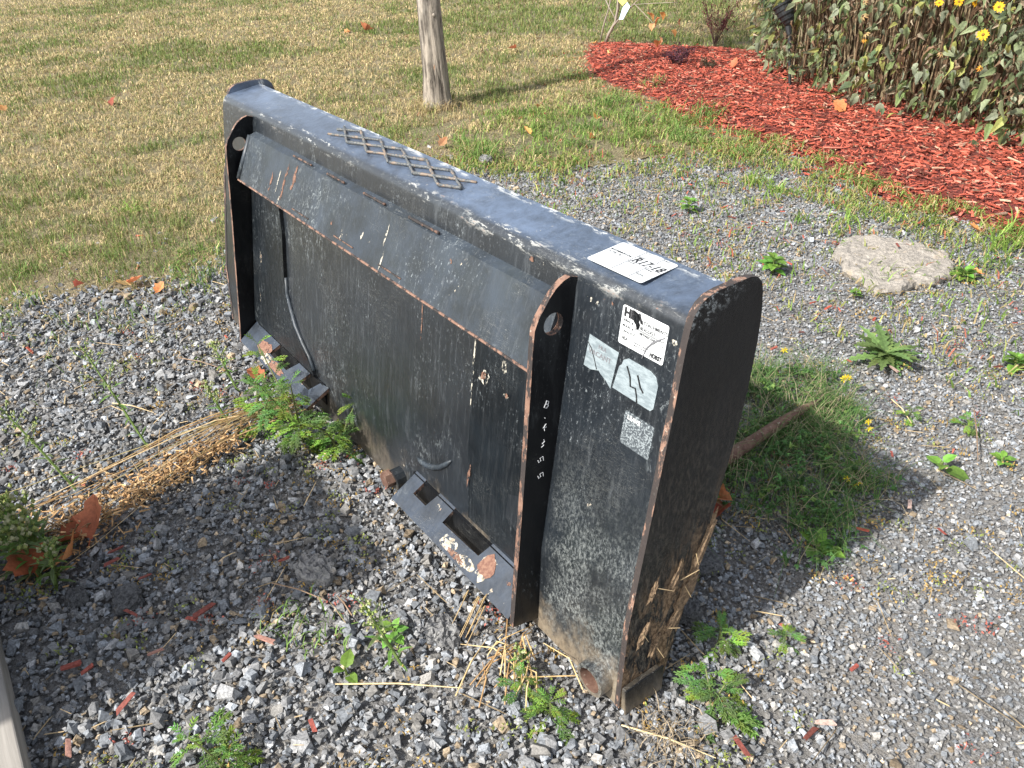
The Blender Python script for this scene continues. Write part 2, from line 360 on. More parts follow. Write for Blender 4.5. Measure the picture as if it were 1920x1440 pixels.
def lawn_grass():
    n = 330000
    r = .6 + 13 * rng.random(n) ** 1.35; a = rng.uniform(-PI, PI, n)
    P = np.stack([CO.x + r * np.cos(a), CO.y + r * np.sin(a), np.zeros(n)], 1); P = P[in_view(P, .3)]
    n2 = 900000; q = rng.random(n2); r = 1.6 + 11 * q ** 1.5; az0 = math.atan2(CF.y, CF.x); a = az0 + rng.uniform(-.75, .75, n2)
    P2 = np.stack([CO.x + r * np.cos(a), CO.y + r * np.sin(a), np.zeros(n2)], 1); P2 = P2[in_view(P2, .15)]; P = np.concatenate([P, P2])
    s = signed(P, GRAVEL) + (.25 + .35 * (P[:, 1] > 1.2)) * (fbm(P, 5, 3) - .5); sm = signed(P, MULCH) + .06 * (fbm(P, 9, 2) - .5)
    keep = ((s < -.02) | (rng.random(len(P)) < .4 * np.exp(-s * 8))) & (sm < .0)
    # the left part of the lawn thins to bare thatch near the gravel
    P = P[keep]; s = s[keep]
    cl = fbm(P, 14, 21); edge = np.clip(-signed(P, GRAVEL) * 2.6 + .15, .12, 1); P = P[rng.random(len(P)) < np.clip(.25 + 1.9 * (cl - .32), .10, 1) * np.where(P[:, 1] < 1, edge, 1)]
    if len(P) > 190000: P = P[rng.permutation(len(P))[:190000]]
    stp = (P[:, 1] > 1.3) & (P[:, 0] > -1.5) & (P[:, 1] < 3.2) & (signed(P, GRAVEL) > -.9); P = P[~stp | (rng.random(len(P)) < np.clip((fbm(P, 7, 71) - .40) * 4.5, .05, 1) * np.clip(.25 - signed(P, GRAVEL) * 1.6, .2, 1))]
    n = len(P); dc = np.hypot(P[:, 0] - CO.x, P[:, 1] - CO.y)
    green = (fbm(P, 1.1, 31) - .5) * 1.5 + (fbm(P, 4.5, 37) - .5) * 1.0 + .46
    # greener towards the back right (by the bed) and at the front left, straw coloured between
    green += .36 / (1 + np.exp(-(P[:, 1] - 3.2 + .25 * (P[:, 0] + 3)) * 2.2)) + .02 / (1 + np.exp((P[:, 1] + .1) * 6)) - .10 * np.exp(-((P[:, 0] + 3.5) ** 2 + (P[:, 1] - .8) ** 2) / 3)
    s = signed(P, GRAVEL); green += .08 * np.exp(-np.abs(s + .45) * 5); strip = (P[:, 1] > 1.45) & (P[:, 0] > -1.5) & (s > -.95) & (P[:, 1] < 3.2); green += .20 * strip
    isg = rng.random(n) < np.clip((green - .37) * 2.3, .08, .93)
    v = np.exp(rng.normal(0, .28, n))[:, None]
    c = np.where(isg[:, None], np.array([.14, .19, .05]) * v, np.array([.49, .385, .205]) * v)
    mid = rng.random(n) < .25; c[mid] = np.array([.27, .26, .10]) * v[mid]
    c[rng.random(n) < .06] = (.17, .10, .05)
    c[strip & isg] *= np.array([1.0, 1.2, .9]); h = rng.uniform(.02, .05, n) * np.where(isg, 1.15, .95) * np.where(strip, 1.5, 1); w = np.where(strip, 1.3, 1) * np.clip(.0016 * dc / 1.9, .0018, .0065) * rng.uniform(.7, 1.2, n)
    lean = np.where(isg, rng.normal(.7, .4, n), rng.normal(1.2, .3, n)); lean = np.where(strip, lean + .35, lean)
    tb = np.hypot(P[:, 0] + 1.82, P[:, 1] - 1.79) < .17; h = np.where(tb, h * 1.9, h); lean = np.where(tb, lean * .7, lean)
    P[:, 2] = lawn_z(P) - .001
    V, F, C = blades(P, h, w, np.clip(lean, 0, 1.65), c)
    o = link('grass', np_mesh('grass', V, F, GRASS, C)); tag(o, 'short half dried lawn grass, straw coloured with green patches', 'grass', kind='stuff'); return n
NL = lawn_grass()
# ------------------------------------------------------------------ the attachment: face, top, end plates
def zy(z): return float(np.interp(z, [0, .169, .344, .506, .614, .632], [0, .012, .042, .069, .085, .087]))   # the leaning front face
def wx(x, z):                                                                              # the left end splays out slightly downwards
    return x - .125 * max(0, min(1, (.75 - x) / .6)) * max(0, .632 - z)
XW = 1.564

def paint(name, dust=1.0, mud=0.0, wear_and_sky=False, rustspots=1.0, base=(.008, .0095, .012), rough=.36, blue=0.0):
    k = Nodes(name); x, y, z = k.xyz()
    c = k.mix(k.ramp(k.noise(9, detail=5), .35, .7), base, tuple(b * 1.7 for b in base))
    if blue: c = k.mix(k.ramp(k.noise(16, (1, 1, 1), 6, .7), .30, .72, 0, .8 * blue), c, (.062, .085, .125))
    st = k.noise(26, (4.5, 2, .35), 8, .72, .6)          # dust that rain has drawn into downward streaks
    patch = k.noise(3.2, (1, 1, .7), 4)
    d = k.math('MULTIPLY', k.ramp(st, .52, .76), k.ramp(patch, .40, .66, .12, 1))
    c = k.mix(k.math('MULTIPLY', d, .45 * dust), c, (.12, .135, .145))
    fine = k.noise(210, (1, 1, .45), 5, .8); f2 = k.math('MULTIPLY', k.ramp(fine, .57, .68), k.ramp(k.noise(7, detail=5, off=(3, 1, 2)), .46, .70))
    c = k.mix(k.math('MULTIPLY', f2, .8 * dust), c, (.27, .30, .31))
    if wear_and_sky:
        lo = k.math('MULTIPLY', k.math('MULTIPLY', k.ramp(k.noise(170, (1.2, 1.2, .7), 8, .9, .2, off=(6, 2, 1)), .47, .60), k.ramp(k.noise(12, detail=5, off=(0, 3, 0)), .32, .6)), k.math('MULTIPLY', k.ramp(z, .44, .12), k.ramp(x, 1.37, 1.40))); c = k.mix(k.math('MULTIPLY', lo, .85), c, (.27, .29, .28))
    sm0 = k.math('MULTIPLY', k.ramp(k.noise(70, (1.6, 1.6, .8), 7, .85, 1.0, off=(8, 1, 3)), .52, .62), k.ramp(k.noise(4.2, (1, 1, .8), 5, .6, off=(1.5, 2, 7)), .54, .66)); c = k.mix(k.math('MULTIPLY', sm0, .7 * dust), c, (.22, .245, .25))
    if mud:
        mz = k.math('SUBTRACT', k.math('MULTIPLY_ADD', k.noise(11, (1, 1, .6), 7, .7), .34 * mud, -.105 * mud), z)
        m = k.math('MULTIPLY', k.ramp(mz, -.035, .05), k.ramp(x, .75, 1.35, .30, 1))
        gr = k.noise(90, (1, 1, .5), 6, .75)
        mc = k.mix(k.ramp(gr, .35, .65), (.14, .108, .074), (.27, .22, .155))
        c = k.mix(k.math('MULTIPLY', m, k.ramp(gr, .30, .48, .5, .95)), c, mc)
    if wear_and_sky:
        tn = k.noise(24, (1, 1, 1), 7, .75, .4); sky_tint = k.math('MULTIPLY', k.ramp(z, .629, .637), k.math('MULTIPLY', k.ramp(tn, .25, .72, .35, 1), k.ramp(k.noise(2.2, detail=3, off=(4, 0, 0)), .35, .65, .55, 1)))
        c = k.mix(sky_tint, c, (.095, .130, .195))  # blue sky reflection painted into the top plate's base colour
    if wear_and_sky:   # the bend between face and top is rubbed to pale primer, with rust
        dz = k.math('ABSOLUTE', k.math('SUBTRACT', z, .628)); dy = k.math('ABSOLUTE', k.math('SUBTRACT', y, .093))
        band = k.ramp(k.math('ADD', dz, dy), .028, .004)
        wn = k.noise(34, (.7, 2.5, 2.5), 7, .8); wm = k.math('MULTIPLY', k.ramp(wn, .55, .60), k.math('MULTIPLY', band, k.ramp(k.noise(3, (1, 0, 0)), .40, .62)))
        c = k.mix(wm, c, (.50, .50, .46)); wr = k.math('MULTIPLY', k.ramp(wn, .63, .67), band); c = k.mix(wr, c, (.25, .10, .055))
        by = k.math('ABSOLUTE', k.math('SUBTRACT', y, k.math('MULTIPLY_ADD', x, -.0141, .190)))
        bm = k.math('MULTIPLY', k.math('MULTIPLY', k.ramp(by, .016, .001), k.ramp(z, .62, .63)), k.ramp(k.noise(30, (.8, 3, 1), 7, .8, off=(7, 0, 0)), .50, .58))
        c = k.mix(bm, c, (.55, .56, .54))
    if rustspots:
        rn = k.noise(17, (1.3, 1.3, .5), 6, .75, off=(5, 9, 1)); rm = k.ramp(rn, .715 - .02 * rustspots, .735 - .02 * rustspots)
        rim = k.ramp(rn, .700 - .02 * rustspots, .712 - .02 * rustspots)
        c = k.mix(rim, c, (.42, .38, .30)); c = k.mix(rm, c, (.24, .085, .035))
    # long thin scratches
    sc = k.noise(60, (.35, .35, 4), 2, .5, 2.5, off=(2, 4, 6)); sm = k.math('MULTIPLY', k.ramp(k.math('ABSOLUTE', k.math('SUBTRACT', sc, .5)), .0035, .0012), k.ramp(k.noise(6, detail=2, off=(9, 9, 9)), .56, .64))
    c = k.mix(k.math('MULTIPLY', sm, .6), c, (.40, .40, .36))
    k.l(c, k.b.inputs['Base Color'])
    k.l(k.ramp(k.math('ADD', st, k.math('MULTIPLY', fine, .4)), .55, 1.0, rough, rough + .32), k.b.inputs['Roughness'])
    k.b.inputs['Specular IOR Level'].default_value = .5
    if wear_and_sky: k.b.inputs['Coat Weight'].default_value = .9; k.b.inputs['Coat Roughness'].default_value = .34
    k.bump(k.math('ADD', k.math('MULTIPLY', k.noise(5, detail=2), 3), k.math('MULTIPLY', fine, .25)), .25, .003)
    return k.m
def rusty(name, black=.35, dark=1.0):
    k = Nodes(name); n = k.noise(55, (1, 1, .35), 6, .7); n2 = k.noise(150, detail=4, off=(3, 3, 3))
    c = k.mix(k.ramp(n, .35, .65), (.125 * dark, .060 * dark, .040 * dark), (.23 * dark, .135 * dark, .095 * dark)); c = k.mix(k.ramp(n2, .60, .70, 0, .8), c, (.42 * dark, .36 * dark, .29 * dark))
    c = k.mix(k.ramp(n, .36 + .12 * black, .30 + .12 * black, 0, .9), c, (.02, .02, .02))
    k.l(c, k.b.inputs['Base Color']); k.b.inputs['Roughness'].default_value = .85; k.bump(n2, .5, .001); return k.m
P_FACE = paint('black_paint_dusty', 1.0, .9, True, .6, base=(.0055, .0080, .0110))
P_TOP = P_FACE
P_STRIP = paint('black_paint_strip', 1.15, 0, False, 1.5, base=(.016, .020, .022), rough=.4, blue=.35)
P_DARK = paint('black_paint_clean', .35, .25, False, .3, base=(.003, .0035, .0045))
P_PANEL = paint('black_paint_panel', .85, .4, False, .8, base=(.0045, .0065, .0085), rough=.31)
P_LEDGE = paint('black_paint_ledge', .7, 0, False, 2.0, base=(.014, .018, .024), blue=.5)
EDGE = rusty('chipped_edge', 2.0, 1.0); RUST = rusty('rusty_edge', 1.25, .95); WELD = rusty('weld_rust', 1.6, .6); RUSTD = rusty('rusty_steel', .1, .72)
def end_mat():
    k = Nodes('end_plate_paint'); x, y, z = k.xyz()
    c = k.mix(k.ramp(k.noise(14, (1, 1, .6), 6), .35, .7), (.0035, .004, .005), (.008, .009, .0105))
    sc = k.noise(30, (.5, 1.6, 3.2), 3, .5, 3, off=(2, 4, 6)); sm = k.ramp(k.math('ABSOLUTE', k.math('SUBTRACT', sc, .5)), .007, .001, 0, .8)
    c = k.mix(k.math('MULTIPLY', sm, k.ramp(k.noise(5, off=(1, 7, 3)), .5, .6)), c, (.20, .20, .18))
    g = k.noise(120, (1, 1.2, .5), 7, .8); gm = k.math('MULTIPLY', k.ramp(g, .44, .64), k.math('MULTIPLY', k.ramp(z, .58, .08, .04, .95), k.ramp(k.noise(6, detail=5, off=(0, 5, 5)), .35, .6, .35, 1)))
    c = k.mix(gm, c, (.125, .108, .085))
    yz = k.math('ADD', z, k.math('MULTIPLY', y, -.9)); m = k.noise(13, (1, 3, .9), 7, .7, 1.2, off=(2, 2, 2))
    mm = k.math('MULTIPLY', k.ramp(m, .47, .56), k.ramp(yz, .24, .04)); gr2 = k.noise(170, detail=5)
    c = k.mix(mm, c, k.mix(k.ramp(gr2, .4, .6), (.10, .062, .034), (.26, .175, .105)))
    wn = k.noise(45, (1, 2, 2.5), 6, .8); wm = k.math('MULTIPLY', k.ramp(wn, .50, .60), k.ramp(k.math('ADD', z, k.math('MULTIPLY', y, -.45)), .555, .60)); c = k.mix(k.math('MULTIPLY', wm, .8), c, (.40, .43, .43))
    k.l(c, k.b.inputs['Base Color']); k.b.inputs['Specular IOR Level'].default_value = .4; k.l(k.ramp(z, .35, .05, .45, .9), k.b.inputs['Roughness']); k.bump(k.math('MULTIPLY_ADD', mm, 1.5, g), .5, .004); return k.m
P_END = end_mat(); P_END.node_tree.nodes['Principled BSDF'].inputs['Specular IOR Level'].default_value = .28; P_DARK.node_tree.nodes['Principled BSDF'].inputs['Specular IOR Level'].default_value = .28

A = empty('bale_spear_attachment', (0, 0, 0), 0, 'black scuffed steel skid steer bale spear attachment standing on the gravel', 'attachment')

def extrude_x(mb, prof, xs, m=0, closed=True, warp=True):
    """sweep a closed (y,z) outline along the given x values"""
    n = len(prof); vs = []
    for x in xs: vs += [(wx(x, z) if warp else x, y, z) for y, z in prof]
    fs = []
    for i in range(len(xs) - 1):
        for j in range(n): fs.append((i * n + j, (i + 1) * n + j, (i + 1) * n + (j + 1) % n, i * n + (j + 1) % n))
    fs.append(tuple(range(n))); k = (len(xs) - 1) * n; fs.append(tuple(k + j for j in range(n - 1, -1, -1)))
    mb.add(vs, fs, m=m)

def poly_plate(name, outer, thick, to3, mats, holes=(), parent=None, bevel=.0012, edge_m=1):
    """flat outline with holes, thickened along the plate's own normal; to3(u,v,w) places it"""
    loops = [outer] + list(holes); bm = bmesh.new(); flatp = [p for l in loops for p in l]
    tris = tessellate_polygon([[Vector((u, v, 0)) for u, v in l] for l in loops])
    a = [bm.verts.new(to3(u, v, 0)) for u, v in flatp]; b = [bm.verts.new(to3(u, v, thick)) for u, v in flatp]
    for t in tris:
        try: bm.faces.new([a[i] for i in t]); bm.faces.new([b[i] for i in reversed(t)])
        except ValueError: pass
    k = 0
    for l in loops:
        n = len(l)
        for j in range(n):
            f = bm.faces.new([a[k + j], a[k + (j + 1) % n], b[k + (j + 1) % n], b[k + j]]); f.material_index = edge_m
        k += n
    bmesh.ops.recalc_face_normals(bm, faces=bm.faces)
    me = bpy.data.meshes.new(name); bm.to_mesh(me); bm.free()
    for m in mats: me.materials.append(m)
    return link(name, me, parent)

def arc(cx, cy, r, a0, a1, n): return [(cx + r * math.cos(math.radians(a0 + (a1 - a0) * i / n)), cy + r * math.sin(math.radians(a0 + (a1 - a0) * i / n))) for i in range(n + 1)]

# face plate: leaning sheet, rounded bend, top plate, short lip at the back
def body_profile(d):    # d: distance inwards from the outer skin; top back edge y
    pts = [(zy(z) + d, z) for z in (0.0, .05, .1, .17, .25, .344, .43, .506, .57, .606)]
    r = .022 - d; cy, cz = zy(.61) + .024, .6135
    for i in range(1, 8):
        t = math.radians(188 - (188 - 97) * i / 8); pts.append((cy + r * math.cos(t), cz + r * math.sin(t)))
    return pts
xs = [0, .2, .4, .6, .8, 1.0, 1.2, 1.4, XW]
mb = MB(); prof_o = body_profile(0); prof_i = body_profile(.008)
def section(x):
    yb = .190 + (.168 - .190) * x / XW; zt = .646 + .001 * x; back = [(yb, zt), (yb + .001, zt - .004), (yb - .002, zt - .009)]
    return prof_o + back + prof_i[::-1]
rows = [section(x) for x in xs]; n = len(rows[0]); vs = [(wx(x, z), y, z) for x, r in zip(xs, rows) for y, z in r]; fs = []
for i in range(len(xs) - 1):
    for j in range(n): fs.append((i * n + j, (i + 1) * n + j, (i + 1) * n + (j + 1) % n, i * n + (j + 1) % n))
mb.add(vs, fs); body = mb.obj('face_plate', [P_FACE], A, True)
bm = bmesh.new(); bm.from_mesh(body.data); bmesh.ops.recalc_face_normals(bm, faces=bm.faces); bm.to_mesh(body.data); bm.free()
body.data.polygons.foreach_set('use_smooth', [True] * len(body.data.polygons)); body.data.set_sharp_from_angle(angle=math.radians(28))
# bottom rail and stiffeners behind the face
mb = MB(); mb.box((-.06, .012, .002), (XW - .001, .088, .010)); 
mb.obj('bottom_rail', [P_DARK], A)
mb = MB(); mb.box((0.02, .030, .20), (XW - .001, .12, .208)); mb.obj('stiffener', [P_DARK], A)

# end plates
def end_outline(top_y=.0):
    o = [(zy(z) - .001, z) for z in (0, .05, .1, .169, .25, .344, .43, .506, .57, .60)]
    o += [(.0865, .622), (.091, .637), (.100, .649), (.112, .6555), (.130, .658), (.160, .6585), (.186, .658), (.199, .654), (.208, .645), (.2125, .630)]
    o += [(.216, .600), (.2155, .56), (.210, .497), (.200, .433), (.181, .35), (.159, .264), (.130, .15), (.100, .033), (.092, 0)]
    return o
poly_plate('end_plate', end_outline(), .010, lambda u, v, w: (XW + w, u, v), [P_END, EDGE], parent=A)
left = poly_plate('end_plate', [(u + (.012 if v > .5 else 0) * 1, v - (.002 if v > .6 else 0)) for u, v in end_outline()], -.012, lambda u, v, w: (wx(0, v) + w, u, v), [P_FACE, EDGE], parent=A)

# gussets of the quick hitch with their lifting holes
def hole_pts(u, v, r, n=22): return [(u + r * math.cos(2 * PI * i / n), v + r * math.sin(2 * PI * i / n)) for i in range(n)]
def gusset(x0, th, zb):
    o = [(zy(z) + .002, z) for z in (.618, .57, .506, .43, .344, .25, .169, .1, .05)] + [(.004, .018)]
    o += [(-.050, zb), (-.046, .06), (-.010, .36), (.0045, .492), (.008, .530), (.0125, .562), (.020, .578), (.040, .603), (.050, .6125), (.062, .6195), (.074, .6225)]
    return poly_plate('gusset', o, th, lambda u, v, w: (wx(x0, v) + w, u, v), [P_DARK, RUST], [hole_pts(.044, .562, .0165)], A)
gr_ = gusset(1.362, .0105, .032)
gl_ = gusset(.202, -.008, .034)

# sloping hook strip between the gussets
zb_, zt_ = .4845, .583
prof = [(.019, zb_), (.064, zt_), (zy(zt_ + .006) + .002, zt_ + .006), (zy(.57) + .002, .570), (.070, .572), (.0275, zb_ + .0015)]
mb = MB(); extrude_x(mb, prof, [.222, .5, .8, 1.1, 1.3615]); strip = mb.obj('hook_strip', [P_STRIP], A)
mb = MB(); mb.tube([(wx(.222, zb_), .0195, zb_), (1.3615, .0195, zb_)], .0026, 6); mb.obj('strip_edge', [RUST], A)
mb = MB(); mb.tube([(wx(.224, zb_), .0215, zb_ + .003), (wx(.224, zt_), .066, zt_ - .001)], .007, 8); mb.obj('weld_bead', [P_STRIP], A, True)
# stitch welds along its two edges
def weld(p0, p1, r=.0032, mat=None):
    p0 = Vector(p0); p1 = Vector(p1); n = max(3, int((p1 - p0).length / .006)); mb = MB()
    mb.tube([p0.lerp(p1, i / n) for i in range(n + 1)], [r * .8 * random.uniform(.7, 1.15) for _ in range(n + 1)], 6); return mb.obj('weld_bead', [mat or WELD], A, True)
for x0, x1 in ((.47, .56), (.635, .71), (.79, .87), (.955, 1.05)): weld((x0, .0665, zt_ + .006), (x1, .0665, zt_ + .006), .0034)
for x0, x1 in ((.52, .60), (.72, .80), (.90, .98)): weld((x0, .0235, zb_ + .012), (x1, .0235, zb_ + .012), .0022)

# raised hitch panel pieces on the face: left piece with a curved edge, right piece
def on_face(u, v, w): return (wx(u, v), zy(v) - w, v)
lp = [(.204, .545), (.372, .545), (.374, .444), (.388, .392), (.395, .318), (.403, .249), (.428, .21), (.452, .18), (.485, .150), (.513, .128), (.541, .092), (.204, .092)]
def face_piece(name, outline, w, mats):
    # cut into horizontal bands so that it follows the bent face
    zsb = sorted(set([p[1] for p in outline] + [.169, .25, .344, .43, .506])); bm = bmesh.new()
    o = poly_plate(name, outline, w, on_face, mats, parent=A); return o
face_piece('wear_plate', lp, .009, [P_PANEL, P_DARK])
weldpts = [(.398, .285), (.403, .249), (.428, .21), (.452, .18), (.485, .150), (.513, .128), (.535, .100)]
mb = MB(); mb.tube([(wx(u, v), zy(v) - .003, v) for u, v in weldpts], [random.uniform(.0045, .0065) for _ in weldpts], 7); mb.obj('weld_bead', [P_STRIP], A, True)
rp = [(1.158, .545), (1.3615, .545), (1.3615, .10), (1.168, .10), (1.160, .25), (1.156, .38)]
face_piece('wear_plate', rp, .004, [P_PANEL, RUST])
mb = MB(); mb.tube([(x, zy(z) - .001, z) for x, z in ((.985, .123), (1.0, .122), (1.02, .125), (1.045, .135), (1.07, .150), (1.095, .172), (1.108, .186))], [.002, .005, .0055, .006, .0055, .005, .002], 7); mb.obj('weld_bead', [P_STRIP], A, True)

# slotted bottom ledges of the hitch
def ledge_pt(x, t, w):  # t 0 at the face, 1 at the outer edge
    y = .006 + t * (-.0525 - .006); z = .088 + t * (.0435 - .088)
    return (wx(x, z + .02) if x < .7 else x, y - w * .6, z + w * .8)
def ledge(pts, mats): return poly_plate('hitch_ledge', pts, -.008, ledge_pt, mats, parent=A)
ledge([(.981, 0), (1.017, 0), (1.011, .50), (1.057, .50), (1.068, 0), (1.121, 0), (1.117, .50), (1.232, .46), (1.242, 0), (1.3615, 0), (1.3615, 1), (.970, 1)], [P_LEDGE, RUST])
ledge([(.204, 0), (.352, 0), (.338, .56), (.436, .58), (.462, 0), (.517, 0), (.503, .52), (.548, .52), (.566, .10), (.600, .02), (.585, 1), (.205, 1)], [P_LEDGE, RUST])
mb = MB()
for x0, x1 in ((.975, 1.36), (.22, .58)): mb = MB(); mb.box((wx(x0, .05), .0, .03), (wx(x1, .05), .006, .085)); mb.obj('ledge_web', [P_DARK], A)

# tread welds on top: a lattice of short weld lines
def topz(y): return .6385 + (y - .087) * .09 + .0012
segs = [((.546, .141), (.603, .166)), ((.555, .115), (.689, .164)), ((.639, .116), (.773, .164)), ((.724, .115), (.863, .162)), ((.815, .113), (.944, .161)), ((.900, .114), (1.028, .160)), ((.985, .113), (1.027, .130)),
        ((.543, .158), (.639, .116)), ((.601, .167), (.724, .115)), ((.689, .164), (.811, .113)), ((.773, .164), (.901, .113)), ((.864, .162), (.984, .112)), ((.944, .163), (1.027, .130))]
def tread():
    k = Nodes('tread_weld_metal'); n = k.noise(300, detail=3); x, y, z = k.xyz(); c = k.mix(k.ramp(n, .4, .6), (.045, .055, .065), (.13, .13, .12)); c = k.mix(k.ramp(k.noise(60, detail=4), .52, .62), c, (.20, .15, .11)); k.l(c, k.b.inputs['Base Color']); k.b.inputs['Roughness'].default_value = .6; return k.m
TREAD = tread()
for (x0, y0), (x1, y1) in segs:
    n = 9; mb = MB(); pts = [(x0 + (x1 - x0) * i / n, y0 + (y1 - y0) * i / n + random.uniform(-.0006, .0006)) for i in range(n + 1)]
    mb.tube([(x, y, topz(y)) for x, y in pts], [.0028 * random.uniform(.8, 1.2) for _ in pts], 6); mb.obj('tread_weld', [TREAD], A, True)

# spear, its sleeve, the second sleeve and the foot
mb = MB(); mb.tube([(1.315, .05, .034), (1.310, .30, .040), (1.300, .56, .046), (1.291, .74, .047), (1.288, .82, .045), (1.286, .90, .040)], [.016, .0155, .0145, .0115, .0085, .0015], 14); mb.obj('spear', [RUSTD], A, True)
mb = MB()
def pipe(mb, p0, p1, ro, ri, n=20):
    p0 = Vector(p0); p1 = Vector(p1); t = (p1 - p0).normalized(); a = t.cross(Vector((0, 0, 1))).normalized(); b = t.cross(a)
    R = [[p + (a * math.cos(2 * PI * j / n) + b * math.sin(2 * PI * j / n)) * r for j in range(n)] for p, r in ((p0, ri), (p0, ro), (p1, ro), (p1, ri))]
    vs = [v for r in R for v in r]; fs = []
    for i in range(4):
        k = (i + 1) % 4
        for j in range(n): fs.append((i * n + j, k * n + j, k * n + (j + 1) % n, i * n + (j + 1) % n))
    mb.add(vs, fs)
pipe(mb, (1.527, -.020, .0330), (1.527, .088, .0330), .0285, .0215); sl_ = mb.obj('spear_sleeve', [P_FACE, RUSTD], A, True); sl_.data.set_sharp_from_angle(angle=math.radians(35))
for p in sl_.data.polygons:
    c = p.center
    if math.hypot(c.x - 1.527, c.z - .033) < .024: p.material_index = 1
mb = MB(); pipe(mb, (.915, -.018, .036), (.915, .05, .036), .022, .012, 12); mb.obj('spear_socket', [P_PANEL], A)
mb = MB(); mb.tube([(.905, -.034, .036), (.905, -.016, .036)], .018, 6); mb.obj('nut', [RUSTD], A)
mb = MB(); mb.box((1.5745, .002, .0), (1.5835, .074, .047)); f_ = mb.obj('foot_block', [P_PANEL], A)
mb = MB(); mb.box((1.5838, .000, -.004), (1.5868, .078, .051)); mb.obj('foot_cap', [P_DARK], A)
for o in list(A.children):
    if o.name.startswith(('foot_', 'bottom_rail')):
        md = o.modifiers.new('bevel', 'BEVEL'); md.width = .002; md.segments = 2

random.seed(12); BARKC_ = flat('straw_bit', (.45, .33, .18), .8)
def mudm():
    k = Nodes('dried_mud'); n = k.noise(140, detail=6, rough=.75); c = k.mix(k.ramp(n, .35, .65), (.085, .055, .032), (.25, .17, .10)); k.l(c, k.b.inputs['Base Color']); k.b.inputs['Roughness'].default_value = .95; k.bump(n, 1, .004); return k.m
MUDM = mudm()
for y0, z0, w, h in ((.150, .235, .010, .050), (.128, .175, .016, .036), (.105, .125, .012, .028), (.065, .095, .008, .022), (.040, .135, .007, .020), (.100, .215, .007, .030), (.055, .215, .006, .016)):
    bm = bmesh.new(); bmesh.ops.create_icosphere(bm, subdivisions=3, radius=1)
    from mathutils import noise as mn
    for v in bm.verts:
        d = v.co.normalized(); q = 1 + .55 * mn.fractal(d * 2.5 + Vector((y0 * 99, z0 * 77, 0)), .8, 2.1, 5); a = d.z * h * q; v.co = Vector((XW + .0095 + max(-.2, d.x) * .0055 * q, y0 + d.y * w * q + a * .42, z0 + a))
    me = bpy.data.meshes.new('mud_clod'); bm.to_mesh(me); bm.free(); me.materials.append(MUDM); link('mud_clod', me, A)
    for i in range(1):
        mb = MB(); p = Vector((XW + .014, y0 + random.gauss(0, w), z0 + random.gauss(0, h * .5))); d = Vector((.25, random.gauss(.3, .7), random.gauss(-.8, .6))).normalized(); mb.tube([p, p + d * .012, p + d * random.uniform(.02, .035)], [.0007, .0006, .0004], 3); mb.obj('straw_bit', [BARKC_], A)

# ------------------------------------------------------------------ stickers, print and chalk
WHITE = flat('sticker_white', (.62, .64, .64), .45); INK = flat('print_black', (.02, .02, .022), .5)
def silver():
    k = Nodes('sticker_silver'); n = k.noise(60, (1, 1, 3), 6, .7); c = k.mix(k.ramp(n, .4, .6), (.17, .205, .22), (.26, .305, .32)); c = k.mix(k.ramp(k.noise(22, detail=3, off=(3, 4, 5)), .66, .70), c, (.55, .43, .30))
    k.l(c, k.b.inputs['Base Color']); k.b.inputs['Roughness'].default_value = .45; return k.m
SILVER = silver()
def film():
    k = Nodes('sticker_film'); n = k.noise(420, detail=2); x, y, z = k.xyz(); c = k.mix(k.math('MULTIPLY', k.ramp(n, .50, .56), k.ramp(z, .425, .445, .35, .95)), (.06, .07, .078), (.25, .28, .29)); k.l(c, k.b.inputs['Base Color']); k.b.inputs['Roughness'].default_value = .4; return k.m
FILM = film(); INKG = flat('print_grey', (.16, .16, .17), .5); CHALK = flat('chalk', (.55, .56, .57), .9); SCRAPE = flat('scrape', (.62, .62, .60), .7)

def text_mesh(s, size, sx=1.0, bold=0.0, shear=0.0):
    bold = max(bold, .018 * size)
    cu = bpy.data.curves.new('t', 'FONT'); cu.body = s; cu.size = size; cu.offset = bold; cu.shear = shear; cu.resolution_u = 2
    ob = bpy.data.objects.new('t', cu); COL.objects.link(ob); dg = bpy.context.evaluated_depsgraph_get(); me = bpy.data.meshes.new_from_object(ob.evaluated_get(dg))
    bpy.data.objects.remove(ob); bpy.data.curves.remove(cu)
    for v in me.vertices: v.co.x *= sx
    return me
def put(me, mat, fn, name, parent, w):
    """lay flat print (metres in its own u,v) on a surface; fn(u,v,w)"""
    for v in me.vertices: v.co = fn(v.co.x, v.co.y, w)
    me.materials.clear(); me.materials.append(mat); me.update(); return link(name, me, parent)
def rects(rs, mat, fn, name, parent, w):
    mb = MB()
    for x0, y0, x1, y1 in rs: mb.add([fn(x0, y0, w), fn(x1, y0, w), fn(x1, y1, w), fn(x0, y1, w)], [(0, 1, 2, 3)])
    return mb.obj(name, [mat], parent)
def sheet_poly(outline, mat, fn, name, parent, w):
    mb = MB(); n = len(outline); mb.add([fn(u, v, w) for u, v in outline] + [fn(u, v, w - .0006) for u, v in outline], [tuple(range(n))] + [(j, n + j, n + (j + 1) % n, (j + 1) % n) for j in range(n)]); return mb.obj(name, [mat], parent)
def rr(w, h, r=.004, n=4): return arc(w - r, r, r, -90, 0, n) + arc(w - r, h - r, r, 0, 90, n) + arc(r, h - r, r, 90, 180, n) + arc(r, r, r, 180, 270, n)

